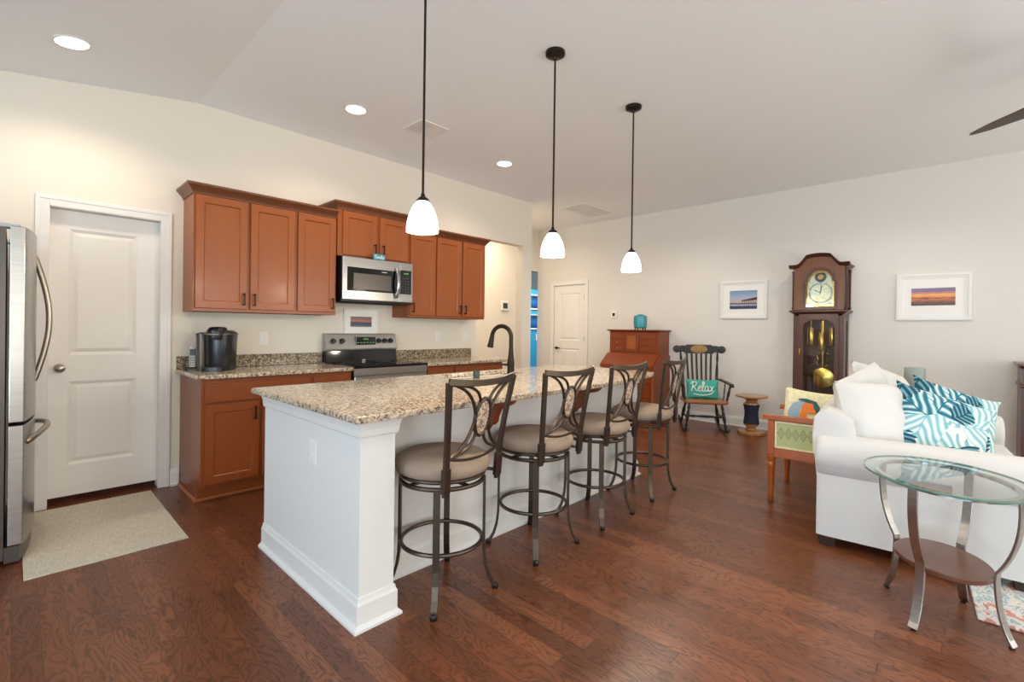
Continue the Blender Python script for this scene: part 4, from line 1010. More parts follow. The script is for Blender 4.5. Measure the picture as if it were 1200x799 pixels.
for k in range(6):
    a = PI/3*k; MB().lathe([(0.008, 0), (0.012, 0.0215)], (0.075*math.cos(a), 0.075*math.sin(a), 0), 8).build('foot', 'phone', t)

# ------------------------------------------------------------ rocking chair (local: front -y)
t = thing('rocking_chair', 'black lacquered rocking chair with gold stencilled crest rail against the far wall', 'rocking chair', (6.10, 2.43, 0), R(-90+32))
def rock_pt(s, y): # rocker arc
    Rr = 1.05; return (s*0.235, y, Rr-math.sqrt(Rr*Rr-y*y)+0.014)
for s in (-1, 1):
    MB().bar([rock_pt(s, -0.36+0.78*i/16) for i in range(17)], 0.026, 0.034, (1, 0, 0)).build('rocker', 'rockblack', t, bev=0.003)
def turned(p, q, r, name, par, mat='rockblack'):
    p, q = Vector(p), Vector(q); n = 12
    prof = [0.75, 0.8, 1.15, 0.7, 1.0, 1.15, 1.2, 1.15, 1.0, 0.7, 1.1, 0.8, 0.75]
    return MB().tube([tuple(p+(q-p)*i/n) for i in range(n+1)], [r*k for k in prof], 10).build(name, mat, par, smooth=True)
SZ = 0.385
for s in (-1, 1):
    turned(rock_pt(s, -0.20)[:2]+(0.045,), (s*0.19, -0.17, SZ-0.02), 0.017, 'leg', t); turned(rock_pt(s, 0.22)[:2]+(0.05,), (s*0.18, 0.17, SZ-0.02), 0.017, 'leg', t)
    turned((s*0.225, -0.19, 0.19), (s*0.215, 0.205, 0.19), 0.011, 'stretcher', t)
turned((-0.225, -0.19, 0.21), (0.225, -0.19, 0.21), 0.014, 'stretcher', t)
MB().loft([rr2(0.50, 0.44, 0.06, SZ-0.02), rr2(0.53, 0.47, 0.07, SZ-0.008), rr2(0.53, 0.47, 0.07, SZ+0.012), rr2(0.50, 0.44, 0.07, SZ+0.022)]).build('seat', 'rockseat', t, smooth=True)
def bk(x, z): f = (z-SZ)/(1.06-SZ); return (x*(0.83+0.2*f), 0.19+0.17*f+0.03*math.sin(PI*f), z)
for s in (-1, 1):
    turned(bk(s*0.235, SZ+0.02), bk(s*0.235, 1.0), 0.015, 'back_post', t)
for k in range(6):
    x = -0.155+0.062*k
    MB().bar([bk(x, SZ+0.02+0.57*i/8) for i in range(9)], 0.026, 0.009, (1, 0, 0)).build('spindle', 'rockblack', t, bev=0.002)
cr = MB(); N_ = 24; f0, f1 = [], []
xs = [-0.30+0.6*i/N_ for i in range(N_+1)]
def top(x): a = abs(x); return 1.085 if a < 0.17 else (1.07 if a < 0.2 else 1.072-0.030*((a-0.2)/0.1)**2)
def bot(x): a = abs(x); return 0.965 if a < 0.18 else 0.985
L = []
for x in xs:
    p = bk(x, 1.03); yb = p[1]+0.02*(abs(x)/0.3)**2*-1
    L.append([(x, yb-0.012, bot(x)), (x, yb-0.012, top(x)), (x, yb+0.012, top(x)), (x, yb+0.012, bot(x))])
crest = cr.loft(L).build('crest_rail', 'rockblack', t, bev=0.003)
sc_ = MB()
for s in (-1, 1):
    MB().lathe([(0.001, -0.016), (0.044, -0.014), (0.050, -0.008), (0.050, 0.012), (0.044, 0.018), (0.001, 0.018)], (s*0.285, bk(0, 1.03)[1]-0.018, 1.022), 20, 'y').build('crest_scroll', 'rockblack', crest, smooth=True)
for x, w_ in ((0, 0.11),):
    sc_.lathe([(w_, -0.0155), (w_*0.6, -0.019), (0.001, -0.0155)], (x, bk(x, 1.03)[1]-(0.014 if x else 0)*1.0+0.0, 1.025), 16, 'y', 1, 0.5 if x == 0 else 0.9)
sc_.build('gold_stencil', 'gold', crest, smooth=True)
for s in (-1, 1):
    MB().bar([(s*0.245, 0.235, 0.635), (s*0.265, 0.05, 0.628), (s*0.285, -0.12, 0.618), (s*0.29, -0.20, 0.612), (s*0.29, -0.235, 0.590)], 0.052, 0.022, (1, 0, 0)).build('armrest', 'rockblack', t, bev=0.006)
    turned((s*0.245, -0.17, SZ+0.015), (s*0.285, -0.17, 0.605), 0.014, 'arm_post', t); turned((s*0.245, 0.0, SZ+0.015), (s*0.265, 0.02, 0.615), 0.008, 'arm_spindle', t)

# soft cushions
def cushion(name, w, h, th, mat, parent=None, n=20, puff=0.35, pinch=0.06, seed=0, wr=0.006, piping=None):
    """local: width x, height z, thickness y, centred"""
    rnd = random.Random(seed); ph = [rnd.uniform(0, 6.28) for _ in range(6)]
    mb = MB(); bm = mb.bm
    def pt(i, j, s):
        u, v = -1+2*i/n, -1+2*j/n
        e = (1-abs(u)**2.6)*(1-abs(v)**2.6); t_ = th/2*max(e, 0)**puff
        k = 1-pinch*((1-abs(v)**2)*(abs(u)**3)); k2 = 1-pinch*((1-abs(u)**2)*(abs(v)**3))
        x, z = u*w/2*k, v*h/2*k2
        q = wr*(math.sin(7*u+ph[0]+3*v)*math.sin(5*v+ph[1])+0.6*math.sin(11*u*v+ph[2]+4*v))*max(e, 0)**0.5
        return (x, s*t_+q, z)
    fr_, bk_ = {}, {}
    for i in range(n+1):
        for j in range(n+1):
            fr_[i, j] = bm.verts.new(pt(i, j, -1))
            bk_[i, j] = fr_[i, j] if i in (0, n) or j in (0, n) else bm.verts.new(pt(i, j, 1))
    for i in range(n):
        for j in range(n):
            bm.faces.new((fr_[i, j], fr_[i+1, j], fr_[i+1, j+1], fr_[i, j+1]))
            try: bm.faces.new((bk_[i, j], bk_[i, j+1], bk_[i+1, j+1], bk_[i+1, j]))
            except ValueError: pass
    o = mb.build(name, mat, parent, smooth=True)
    return o
t = thing('throw_pillow', 'teal lumbar pillow lettered Relax in white on the rocking chair', 'pillow', (0, 0, 0))
t.matrix_world = Matrix.Translation((6.085, 2.435, SZ+0.142)) @ Matrix.Rotation(R(-58), 4, 'Z') @ Matrix.Rotation(R(-14), 4, 'X')
cushion('pillow_body', 0.40, 0.25, 0.11, 'teal', t, seed=3)
ls, wd_ = word('Relax', {'R': .64, 'e': .38, 'l': .32, 'a': .5, 'x': .42})
def pill(p):
    x = -0.14+p[0]/wd_*0.27; z = -0.035+p[1]*0.115
    u, v = x/0.2, z/0.125; e = max((1-abs(u)**2.6)*(1-abs(v)**2.6), 0)
    return (x, -0.055*e**0.35-0.008, z)
ls.append([(0.2, -0.28), (0.9, -0.42), (1.6, -0.36), (2.1, -0.15)])
strokes(ls, 0.0055, t, 'white', 'lettering', pill)

# ------------------------------------------------------------ pedestal table
t = thing('pedestal_stand', 'small round wooden pedestal stand with a dark navy wrapped column', 'plant stand', (6.36, 1.93, 0), R(10))
MB().lathe([(0.158, 0), (0.165, 0.004), (0.165, 0.034), (0.160, 0.040), (0.08, 0.042)], (0, 0, 0), 8).build('base', 'pedwood', t, bev=0.003)
MB().lathe([(0.060, 0.0425), (0.066, 0.055), (0.052, 0.072), (0.056, 0.085), (0.080, 0.105), (0.084, 0.125)], (0, 0, 0), 28).build('lower_turning', 'pedwood', t, smooth=True)
MB().lathe([(0.090, 0.1255), (0.088, 0.16), (0.080, 0.22), (0.078, 0.27), (0.086, 0.33), (0.094, 0.365)], (0, 0, 0), 28).build('wrapped_column', 'navy', t, smooth=True)
MB().lathe([(0.084, 0.3655), (0.080, 0.385), (0.062, 0.40), (0.066, 0.418), (0.085, 0.432), (0.13, 0.448), (0.176, 0.456), (0.182, 0.462), (0.182, 0.474), (0.176, 0.480), (0.06, 0.478)], (0, 0, 0), 36).build('top', 'pedwood', t, smooth=True)

# ------------------------------------------------------------ grandfather clock (local: front -y)
t = thing('grandfather_clock', 'tall dark walnut grandfather clock with arched hood against the far wall', 'clock', (F-0.305, 1.245, 0), -PI/2)
CD = 0.30
bx(-0.285, 0.285, -0.02, CD, 0.0, 0.09, bev=0.006).build('plinth', 'clock', t)
bx(-0.262, 0.262, 0.0, CD, 0.0905, 0.40).build('base_case', 'clock', t)
bx(-0.20, 0.20, -0.006, 0.0, 0.13, 0.36, bev=0.004).build('base_panel', 'clockpanel', t)
def stepmould(z, h, w0, w1, par, nm):
    return MB().loft([[(-w, -e, zz), (w, -e, zz), (w, CD, zz), (-w, CD, zz)] for w, e, zz in ((w0, 0.0, z), (w0+(w1-w0)*.3, (w1-w0)*.3, z+h*.2), (w1, (w1-w0), z+h*.55), (w1, w1-w0, z+h*.8), (w0+(w1-w0)*.2, (w1-w0)*.2, z+h))]).build(nm, 'clock', par)
stepmould(0.4005, 0.055, 0.25, 0.285, t, 'waist_moulding')
# trunk : sides with glass, back, front door
tr = MB(); z0, z1 = 0.456, 1.485
tr.box(-0.25, 0.25, CD-0.012, CD, z0, z1)
for s in (-1, 1):
    xa, xb = (0.232, 0.25) if s > 0 else (-0.25, -0.232)
    tr.box(xa, xb, 0.0, 0.075, z0, z1); tr.box(xa, xb, 0.225, CD-0.012, z0, z1)
    tr.box(xa, xb, 0.075, 0.225, z0, z0+0.08); tr.box(xa, xb, 0.075, 0.225, z1-0.08, z1)
tr.box(-0.232, 0.232, 0.0, CD-0.012, z0, z0+0.02); tr.box(-0.232, 0.232, 0.0, CD-0.012, z1-0.02, z1)
tr.box(-0.232, -0.195, 0.0, 0.02, z0, z1); tr.box(0.195, 0.232, 0.0, 0.02, z0, z1)
tr.build('trunk_case', 'clock', t)
oc_ = rectp(-0.20, 0.205, z0+0.02, z1-0.015)
win = [(-0.145, z0+0.09), (0.165, z0+0.09), (0.165, z1-0.115), (0.135, z1-0.105), (0.115, z1-0.08), (0.075, z1-0.065), (-0.055, z1-0.065), (-0.095, z1-0.08), (-0.115, z1-0.105), (-0.145, z1-0.115)]
cc = (0.01, 1.0)
td = MB().ring(star(oc_, cc, 96), star(win, cc, 96), 'y', -0.016, -0.001).build('trunk_door', 'clock', t)
bx(-0.15, 0.17, -0.006, -0.003, z0+0.085, z1-0.07).build('door_glass', 'glass', td)
for s in (-1, 1):
    MB().box(s*0.241-0.002, s*0.241+0.002, 0.075, 0.225, z0+0.08, z1-0.08).build('side_glass', 'glass', t)
lab(MB().tube([(-0.178, -0.018, 1.0), (-0.178, -0.026, 1.04), (-0.178, -0.018, 1.08)], 0.006, 8).build('key', 'brass', td, smooth=True), 'brass key')
for x in (-0.085, 0.02, 0.125):
    dz = -0.06 if abs(x-0.02) < 0.01 else 0
    wt = MB().lathe([(0.034, 1.12+dz), (0.036, 1.125+dz), (0.036, 1.325+dz), (0.034, 1.33+dz)], (x, 0.09, 0), 24); wt.tube([(x, 0.09, 1.33+dz), (x, 0.09, 1.48)], 0.002, 6)
    lab(wt.build('weight', 'brass', t, smooth=True), 'brass cylinder weight')
pn = MB().lathe([(0.001, -0.016), (0.09, -0.011), (0.118, -0.006), (0.122, 0.0), (0.118, 0.006), (0.001, 0.012)], (0.02, 0.17, 0.735), 36, 'y')
pn.box(0.014, 0.026, 0.167, 0.173, 0.86, 1.45)
for s in (-1, 1):
    pn.tube([(0.02+s*a, 0.165, z+0.09) for a, z in [(0.012, 0.78), (0.05, 0.80), (0.062, 0.83), (0.04, 0.86), (0.052, 0.89), (0.06, 0.92), (0.035, 0.945), (0.012, 0.93)]], 0.006, 8)
pn.build('pendulum', 'brass', t, smooth=True)
stepmould(1.4855, 0.05, 0.25, 0.29, t, 'hood_moulding')
# hood
HZ0, HZ1 = 1.536, 2.02
hd = MB(); hd.box(-0.25, 0.25, CD-0.012, CD, HZ0, HZ1); hd.box(-0.25, 0.25, 0.03, CD-0.012, HZ0, HZ0+0.012)
for s in (-1, 1):
    xa, xb = (0.232, 0.25) if s > 0 else (-0.25, -0.232)
    hd.box(xa, xb, 0.0, 0.08, HZ0, HZ1); hd.box(xa, xb, 0.22, CD-0.012, HZ0, HZ1); hd.box(xa, xb, 0.08, 0.22, HZ0, HZ0+0.06); hd.box(xa, xb, 0.08, 0.22, HZ1-0.08, HZ1)
hd.build('hood_case', 'clock', t)
def crest_z(x):
    a = abs(x)
    if a < 0.125: return 2.186-0.016*(a/0.125)**2
    if a < 0.128: return 2.162
    if a < 0.225: return 2.158-0.092*math.sin((a-0.128)/0.097*PI/2)**1.1
    return 2.066
ftop = [(x, crest_z(x)-0.035) for x in [0.25-0.5*i/30 for i in range(31)]]
front_out = [(-0.25, HZ0), (0.25, HZ0)]+ftop
dc2 = (0.015, 1.76)
arch_in = [(-0.125, 1.572), (0.155, 1.572), (0.155, 1.855)]+[(0.015+0.122*math.cos(R(a)), 1.862+0.125*math.sin(R(a))) for a in range(0, 181, 12)]+[(-0.125, 1.855)]
lab(MB().ring(star(front_out, dc2, 120), star(arch_in, dc2, 120), 'y', -0.004, 0.018).build('hood_front', 'clockpanel', t), 'lighter burl face with arched opening')
dd_in = arch_in; 
def grow(poly, c, k): return [(c[0]+(p[0]-c[0])*k, c[1]+(p[1]-c[1])*k) for p in poly]
hdoor = MB().ring(star(grow(arch_in, dc2, 1.17), dc2, 96), star(arch_in, dc2, 96), 'y', -0.018, -0.0045).build('hood_door', 'clock', t)
bx(-0.127, 0.157, -0.012, -0.009, 1.57, 1.984).build('door_glass', 'glass', hdoor)
MB().prism([(p[0], p[1]) for p in arch_in], 'y', 0.03, 0.036).build('dial', 'dial', t)
lab(MB().ring(star(arch_in, dc2, 64), star(grow(arch_in, dc2, 0.90), dc2, 64), 'y', 0.026, 0.0299).build('dial_border', 'brass', t), 'gold border of the dial')
def cir(c, r, n=40): return [(c[0]+r*math.cos(2*PI*k/n), c[1]+r*math.sin(2*PI*k/n)) for k in range(n)]
MB().ring(cir((0.015, 1.73), 0.120), cir((0.015, 1.73), 0.104), 'y', 0.0262, 0.0292).build('chapter_ring', 'silverp', t)
MB().ring(cir((0.015, 1.915), 0.058), cir((0.015, 1.915), 0.030), 'y', 0.0262, 0.0292).build('moon_arch', 'phone', t)
MB().lathe([(0.028, 0.024), (0.028, 0.0292)], (0.015, 0, 1.915), 24, 'y').build('moon_disc', 'brass', t)
for k in range(12):
    a = PI/6*k; cx_, cz_ = 0.015+0.112*math.cos(a), 1.73+0.112*math.sin(a)
    MB().box(cx_-0.003, cx_+0.003, 0.0245, 0.0262, cz_-0.004, cz_+0.004).build('hour_mark', 'black', t)
MB().bar([(0.015, 0.022, 1.73), (-0.035, 0.022, 1.765)], 0.007, 0.002, (0, 0, 1)).build('hour_hand', 'black', t)
MB().bar([(0.015, 0.0195, 1.73), (0.024, 0.0195, 1.82)], 0.006, 0.002, (1, 0, 0)).build('minute_hand', 'black', t)
# crested cornice : front moulding following the crest, plus roof and returns
L = []
xsx = [-0.30+0.6*i/40 for i in range(41)]
for x in xsx:
    z = crest_z(max(min(x, 0.25), -0.25)); 
    L.append([(x, -0.005, z-0.040), (x, -0.022, z-0.028), (x, -0.048, z-0.006), (x, -0.050, z), (x, 0.02, z+0.001), (x, 0.02, z-0.040)])
MB().loft(L).build('crest_cornice', 'clock', t)
for s in (-1, 1):
    L = [[(s*0.252, y, 2.008), (s*0.268, y, 2.020), (s*0.298, y, 2.040), (s*0.300, y, 2.047), (s*0.2, y, 2.047), (s*0.2, y, 2.008)] for y in (0.0205, CD)]
    MB().loft(L).build('side_cornice', 'clock', t)
rt = MB(); L = []
for x in [-0.25+0.5*i/24 for i in range(25)]: L.append([(x, 0.021, 2.0), (x, 0.021, crest_z(x)-0.002), (x, CD, crest_z(x)-0.012), (x, CD, 2.0)])
rt.loft(L).build('hood_roof', 'clock', t)
for s in (-1, 1):
    for y in (0.03, 0.25):
        MB().lathe([(0.013, HZ0+0.001), (0.013, HZ0+0.03), (0.009, HZ0+0.04), (0.010, HZ1-0.06), (0.013, HZ1-0.04), (0.013, HZ1-0.02)], (s*0.265, y, 0), 14).build('corner_column', 'clock', t, smooth=True)

# ------------------------------------------------------------ green armchair (front +y, sides face -x / +x)
t = thing('armchair', 'low wooden armchair with sage green diamond-patterned side panels behind the sofa', 'armchair', (3.965, 0.730, 0), R(4))
AW, AD = 0.68, 0.35
for x in (0.0, AW-0.045):
    f = MB(); xa, xb = x, x+0.045
    f.box(xa-0.006, xb+0.006, 0.0, AD+0.035, 0.612, 0.647); f.box(xa, xb, 0.045, AD-0.045, 0.335, 0.405)
    f.box(xa, xb, AD-0.045, AD, 0.355, 0.61); f.box(xa, xb, 0.0, 0.045, 0.355, 0.61)
    fr_ = f.build('side_frame', 'chairwood', t, bev=0.004)
    p = MB(); p.box(xa+0.008, xb-0.008, 0.045, AD-0.045, 0.405, 0.61, bev=0.008); lab(p.build('side_panel', 'sage', t), 'sage fabric with a row of diamonds')
    MB().ring(rectp(0.048, AD-0.048, 0.408, 0.607), rectp(0.060, AD-0.060, 0.420, 0.595), 'x', xa+0.002 if x == 0 else xb-0.008, xa+0.008 if x == 0 else xb-0.002).build('piping', 'cream', t)
    for y in (AD-0.023, 0.004):
        MB().lathe([(0.016, 0), (0.021, 0.01), (0.018, 0.05), (0.027, 0.26), (0.031, 0.285), (0.024, 0.30), (0.031, 0.315), (0.031, 0.356)], (x+0.0225, y, 0), 14).build('leg', 'chairwood', t, smooth=True)
bx(0.046, AW-0.046, AD-0.04, AD-0.005, 0.30, 0.355).build('front_rail', 'chairwood', t)
bx(0.046, AW-0.046, 0.06, AD+0.01, 0.356, 0.45, bev=0.02, seg=3).build('seat_cushion', 'sage', t)
b_ = MB().prism([(0.0, 0.30), (0.05, 0.30), (0.04, 0.66), (0.0, 0.66)], 'x', 0.046, AW-0.046); b_.build('backrest', 'sage', t, bev=0.008)
# pillow on it
t = thing('throw_pillow', 'cream pillow with orange and blue bird motif leaning on the green armchair', 'pillow', (0, 0, 0))
t.matrix_world = Matrix.Translation((4.36, 0.90, 0.635)) @ Matrix.Rotation(R(-64), 4, 'Z') @ Matrix.Rotation(R(-14), 4, 'X') @ Matrix.Rotation(R(8), 4, 'Y')
cushion('pillow_body', 0.36, 0.36, 0.12, 'cream', t, seed=5)
def puff(x, z, w=0.36, h=0.36, th=0.12): e = max((1-abs(2*x/w)**2.6)*(1-abs(2*z/h)**2.6), 0); return -th/2*e**0.35-0.006
def motif(pts, mat, nm, hh=0.003):
    pts = [(p[0]*0.85-0.04, p[1]*0.85+0.01) for p in pts]
    c = (sum(p[0] for p in pts)/len(pts), sum(p[1] for p in pts)/len(pts)); mb = MB()
    loops = [[(p[0], puff(*p)+0.01, p[1]) for p in pts], [(p[0], puff(*p)-hh, p[1]) for p in pts]]
    for k in (0.66, 0.33): loops.append([(c[0]+(p[0]-c[0])*k, puff(c[0]+(p[0]-c[0])*k, c[1]+(p[1]-c[1])*k)-hh, c[1]+(p[1]-c[1])*k) for p in pts])
    mb.loft(loops).build(nm, mat, t, smooth=True)
motif([(-0.13, -0.15), (-0.05, -0.15), (-0.04, 0.0), (-0.02, 0.03), (0.0, 0.06), (-0.05, 0.075), (-0.10, 0.05), (-0.13, -0.02)], 'motif_blue', 'motif_body', 0.004)
motif([(-0.05, -0.15), (0.0, -0.12), (0.0, -0.03), (0.08, -0.02), (0.10, 0.03), (0.07, 0.07), (0.0, 0.08), (-0.03, 0.03)], 'motif_orange', 'motif_head', 0.006)
motif([(0.095, -0.02), (0.11, -0.01), (0.115, 0.04), (0.08, 0.09), (0.0, 0.105), (-0.06, 0.095), (-0.06, 0.083), (0.0, 0.09), (0.07, 0.077), (0.098, 0.035)], 'motif_teal', 'motif_outline', 0.007)

# ------------------------------------------------------------ sofa (local u = x along length, v = -y forward)
sa = math.atan2(0.088, 1.0)
t = thing('sofa', 'white slipcovered rolled-arm sofa at the right with loose back cushions', 'sofa', (3.352, 0.645, 0), sa)
SL, SD = 1.78, 1.0
b = MB().box(0.012, SL-0.012, -SD+0.07, -0.0, 0.065, 0.34, bev=0.012, seg=2); b.build('sofa_base', 'sofa', t, smooth=True)
def arm(x, s, nm):
    o = []
    # outline in (x,z): outer face up to the roll, round roll, inner face down
    cx_, cz_, r_ = 0.075, 0.545, 0.118
    o = [(0.0, 0.062), (0.0, 0.43), (-0.012, 0.440)]+[(cx_+r_*1.1*math.cos(R(a)), cz_+r_*math.sin(R(a))) for a in range(218, -41, -12)]+[(0.185, 0.44), (0.185, 0.062)]
    pts = [(x+s*p[0], p[1]) for p in o]
    mb = MB(); L = []
    for y, k in ((0.0, 0.90), (-0.012, 0.97), (-0.035, 1.0), (-0.3, 1.0), (-0.6, 1.0), (-SD+0.03, 1.0), (-SD+0.008, 0.97), (-SD, 0.90)):
        c0 = (x+s*0.09, 0.5); L.append([(c0[0]+(p[0]-c0[0])*k, y, c0[1]+(p[1]-c0[1])*k if p[1] > 0.1 else p[1]) for p in pts])
    return mb.loft(L).build(nm, 'sofa', t, smooth=True)
arm(0.0, 1, 'sofa_arm'); arm(SL, -1, 'sofa_arm')
L = []
for x, k in ((0.03, 0.93), (0.05, 1.0), (0.3, 1.0), (SL/2, 1.0), (SL-0.3, 1.0), (SL-0.05, 1.0), (SL-0.03, 0.93)):
    pr = [(-0.02, 0.07), (0.0, 0.40), (0.03, 0.70), (0.02, 0.76), (-0.03, 0.80), (-0.10, 0.79), (-0.17, 0.74), (-0.22, 0.40), (-0.24, 0.07)]
    L.append([(x, p[0]*k, p[1]*(k if p[1] > 0.1 else 1)) for p in pr])
MB().loft(L).build('sofa_back', 'sofa', t, smooth=True)
for i in range(2):
    a = 0.19+i*(SL-0.38)/2; c = a+(SL-0.38)/2-0.004
    MB().box(a, c, -SD-0.01, -0.20, 0.342, 0.475, bev=0.045, seg=4).build('seat_cushion', 'sofa', t, smooth=True)
skirtb = MB()
for (x, y) in ((0.055, -0.055), (SL-0.055, -0.055), (0.055, -SD+0.12), (SL-0.055, -SD+0.12)):
    MB().loft([[(x-0.038, y-0.038, 0), (x+0.038, y-0.038, 0), (x+0.038, y+0.038, 0), (x-0.038, y+0.038, 0)], [(x-0.047, y-0.047, 0.064), (x+0.047, y-0.047, 0.064), (x+0.047, y+0.047, 0.064), (x-0.047, y+0.047, 0.064)]]).build('foot', 'sofaleg', t)
SW = Matrix.Translation((3.352, 0.645, 0)) @ Matrix.Rotation(sa, 4, 'Z')
def place_cushion(name, label, w, h, th, mat, u, v, z, rz, rx, ry=0, seed=0, group=None, puff_=0.35, pinch=0.06, wr=0.006):
    o = cushion(name, w, h, th, mat, None, seed=seed, puff=puff_, pinch=pinch, wr=wr)
    o.matrix_world = SW @ Matrix.Translation((u, v, z)) @ Matrix.Rotation(R(rz), 4, 'Z') @ Matrix.Rotation(R(rx), 4, 'X') @ Matrix.Rotation(R(ry), 4, 'Y')
    return tag(o, label, 'cushion', group)
g_ = 'loose white back cushions of the sofa'
place_cushion('back_cushion', 'plump white back cushion nearest the camera, slumped over the sofa arm', 0.60, 0.50, 0.27, 'sofa', 0.46, -0.31, 0.715, -38, -22, 4, 11, g_, 0.42, 0.02, 0.010)
place_cushion('back_cushion', 'white back cushion farther along the sofa with a peaked top corner', 0.64, 0.54, 0.25, 'sofa', 1.22, -0.30, 0.745, -24, -18, 14, 12, g_, 0.42, 0.02, 0.010)
place_cushion('back_cushion', 'white cushion peeking up between the two plump back cushions', 0.52, 0.50, 0.18, 'sofa', 0.84, -0.22, 0.76, -30, -14, -16, 13, g_, 0.4, 0.03, 0.008)
g_ = 'leaf print throw pillows'
place_cushion('throw_pillow', 'blue leaf print pillow in front, leaning inside the near sofa arm', 0.52, 0.48, 0.20, 'leaf', 0.50, -0.575, 0.695, -64, -26, 20, 14, g_, 0.5, 0.14)
place_cushion('throw_pillow', 'teal leaf print pillow behind the other one, tilted toward the wall', 0.52, 0.46, 0.19, 'leaf', 0.84, -0.66, 0.715, -58, -22, 20, 15, g_, 0.5, 0.14)

# ------------------------------------------------------------ side table + grey candle behind the sofa
t = thing('side_table', 'small wooden table standing behind the sofa by the far wall', 'table', (5.62, 0.335, 0))
MB().lathe([(0.21, 0.66), (0.22, 0.67), (0.22, 0.685), (0.21, 0.69)], (0, 0, 0), 32).build('table_top', 'chest', t, smooth=True)
MB().lathe([(0.03, 0.10), (0.022, 0.2), (0.035, 0.4), (0.022, 0.55), (0.05, 0.6595)], (0, 0, 0), 20).build('column', 'chest', t, smooth=True)
for k in range(3):
    a = 2*PI*k/3+0.5; MB().bar([(0.02*math.cos(a), 0.02*math.sin(a), 0.13), (0.12*math.cos(a), 0.12*math.sin(a), 0.09), (0.2*math.cos(a), 0.2*math.sin(a), 0.015)], 0.03, 0.03, (-math.sin(a), math.cos(a), 0)).build('leg', 'chest', t)
t = thing('pillar_candle', 'thick grey-green pillar candle on a tan stand behind the sofa', 'candle', (5.62, 0.335, 0.6905))
MB().lathe([(0.07, 0), (0.072, 0.01), (0.045, 0.03), (0.045, 0.07), (0.075, 0.10), (0.078, 0.112)], (0, 0, 0), 28).build('candle_stand', 'tan', t, smooth=True)
MB().lathe([(0.072, 0.1125), (0.075, 0.118), (0.076, 0.272), (0.072, 0.278), (0.055, 0.270), (0.001, 0.268)], (0, 0, 0), 32).build('candle', 'candle', t, smooth=True)
# chest at the right edge
t = thing('dresser_chest', 'dark cherry chest with moulded top edge at the right border', 'chest', (F-0.46, -0.80, 0), -PI/2)
bx(-0.44, 0.44, 0.0, 0.44, 0.10, 0.97).build('chest_body', 'chest', t)
MB().loft([[(-w, -e, z), (w, -e, z), (w, 0.44, z), (-w, 0.44, z)] for w, e, z in ((0.44, 0.0, 0.9705), (0.45, 0.01, 0.985), (0.468, 0.028, 1.0), (0.468, 0.028, 1.02))]).build('chest_top', 'chest', t)
MB().loft([[(-w, -e, z), (w, -e, z), (w, 0.44, z), (-w, 0.44, z)] for w, e, z in ((0.445, 0.006, 0.80), (0.455, 0.016, 0.81), (0.455, 0.016, 0.825), (0.445, 0.006, 0.835))]).build('chest_moulding', 'chest', t)
for k in range(3):
    d = bx(-0.40, 0.40, -0.014, 0, 0.13+0.22*k, 0.33+0.22*k, bev=0.004).build('drawer', 'chest', t)
    for s in (-1, 1): MB().ball((s*0.22, -0.028, 0.23+0.22*k), 0.014, 10).build('knob', 'brass', d, smooth=True)
bx(-0.43, 0.43, 0.01, 0.43, 0, 0.0995).build('plinth', 'chest', t)

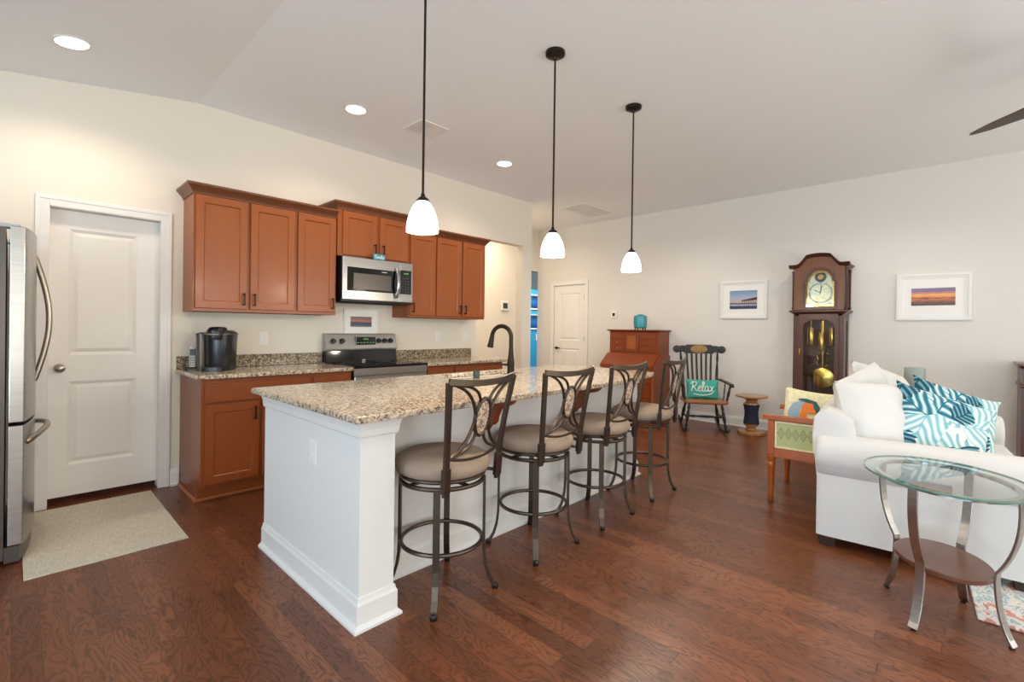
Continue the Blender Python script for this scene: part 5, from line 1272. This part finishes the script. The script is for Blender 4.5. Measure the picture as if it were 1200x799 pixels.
# ------------------------------------------------------------ glass end table
t = thing('glass_end_table', 'oval glass-topped end table with curved steel legs beside the sofa arm', 'end table', (2.915, 0.070, 0))
ca = 0.385
def ell(a, b, z, ox=0, oy=0, n=64): return [(ox+a*math.cos(2*PI*k/n)*math.cos(ca)-b*math.sin(2*PI*k/n)*math.sin(ca), oy+a*math.cos(2*PI*k/n)*math.sin(ca)+b*math.sin(2*PI*k/n)*math.cos(ca), z) for k in range(n)]
tp = MB().loft([ell(0.343, 0.285, 0.628), ell(0.343, 0.285, 0.638)]).build('glass_top', 'greenglass', t)
MB().loft([ell(0.3432, 0.2852, 0.6279), ell(0.3455, 0.2875, 0.630), ell(0.3455, 0.2875, 0.636), ell(0.3432, 0.2852, 0.6381)], cap=False).build('glass_rim', 'glassedge', t, smooth=True)
fr_ = MB(); o_ = [(p[0], p[1]) for p in ell(0.305, 0.247, 0)]; i_ = [(p[0], p[1]) for p in ell(0.283, 0.225, 0)]
fr_.ring(o_, i_, 'z', 0.612, 0.6275); fr_.build('top_ring', 'chrome', t)
MB().loft([ell(0.205, 0.160, 0.242), ell(0.210, 0.165, 0.246), ell(0.210, 0.165, 0.262), ell(0.205, 0.160, 0.266)]).build('shelf', 'shelfwood', t, smooth=True)
for dx, dy in ((0.122, 0.200), (-0.225, 0.080), (0.210, -0.072), (-0.098, -0.215)):
    d = Vector((dx, dy, 0)); Rf = d.length; d.normalize()
    # radius of shelf ellipse along d
    lx = d.x*math.cos(ca)+d.y*math.sin(ca); ly = -d.x*math.sin(ca)+d.y*math.cos(ca)
    rs = 1/math.sqrt((lx/0.21)**2+(ly/0.165)**2)+0.006; rt_ = 1/math.sqrt((lx/0.294)**2+(ly/0.236)**2)
    up_ = bez((rt_, 0.614), (rt_+0.015, 0.42), (rs+0.002, 0.285), 10); lo_ = bez((rs, 0.255), (rs+0.004, 0.09), (Rf+0.012, 0.008), 8)
    lg = MB().bar([(d.x*r_, d.y*r_, z_) for r_, z_ in up_+lo_], 0.036, 0.010, (-d.y, d.x, 0)).build('leg', 'steel', t, bev=0.002)
    MB().lathe([(0.010, 0), (0.010, 0.008)], (d.x*(Rf+0.004), d.y*(Rf+0.004), 0), 10).build('foot_pad', 'black', lg)
# rug
rg = MB().box(0, 1.75, -1.6, 0, 0.0005, 0.012, bev=0.004).build('area_rug', 'rug'); rg.location = (2.985, -0.05, 0); rg.rotation_euler = (0, 0, R(4))
tag(rg, 'pale rug with blue and coral pattern under the sofa and end table', 'rug')

# lamps in the hall and the blue room
lamp('hall_lamp', 'AREA', (5.0, 5.1, 3.0), 34, (1.0, 0.84, 0.64), 0.7, target=(4.6, 5.3, 0))
lamp('blue_room_lamp', 'AREA', (9.0, 7.9, 2.95), 90, (1, 0.98, 0.95), 0.5, target=(9.4, 7.9, 0))
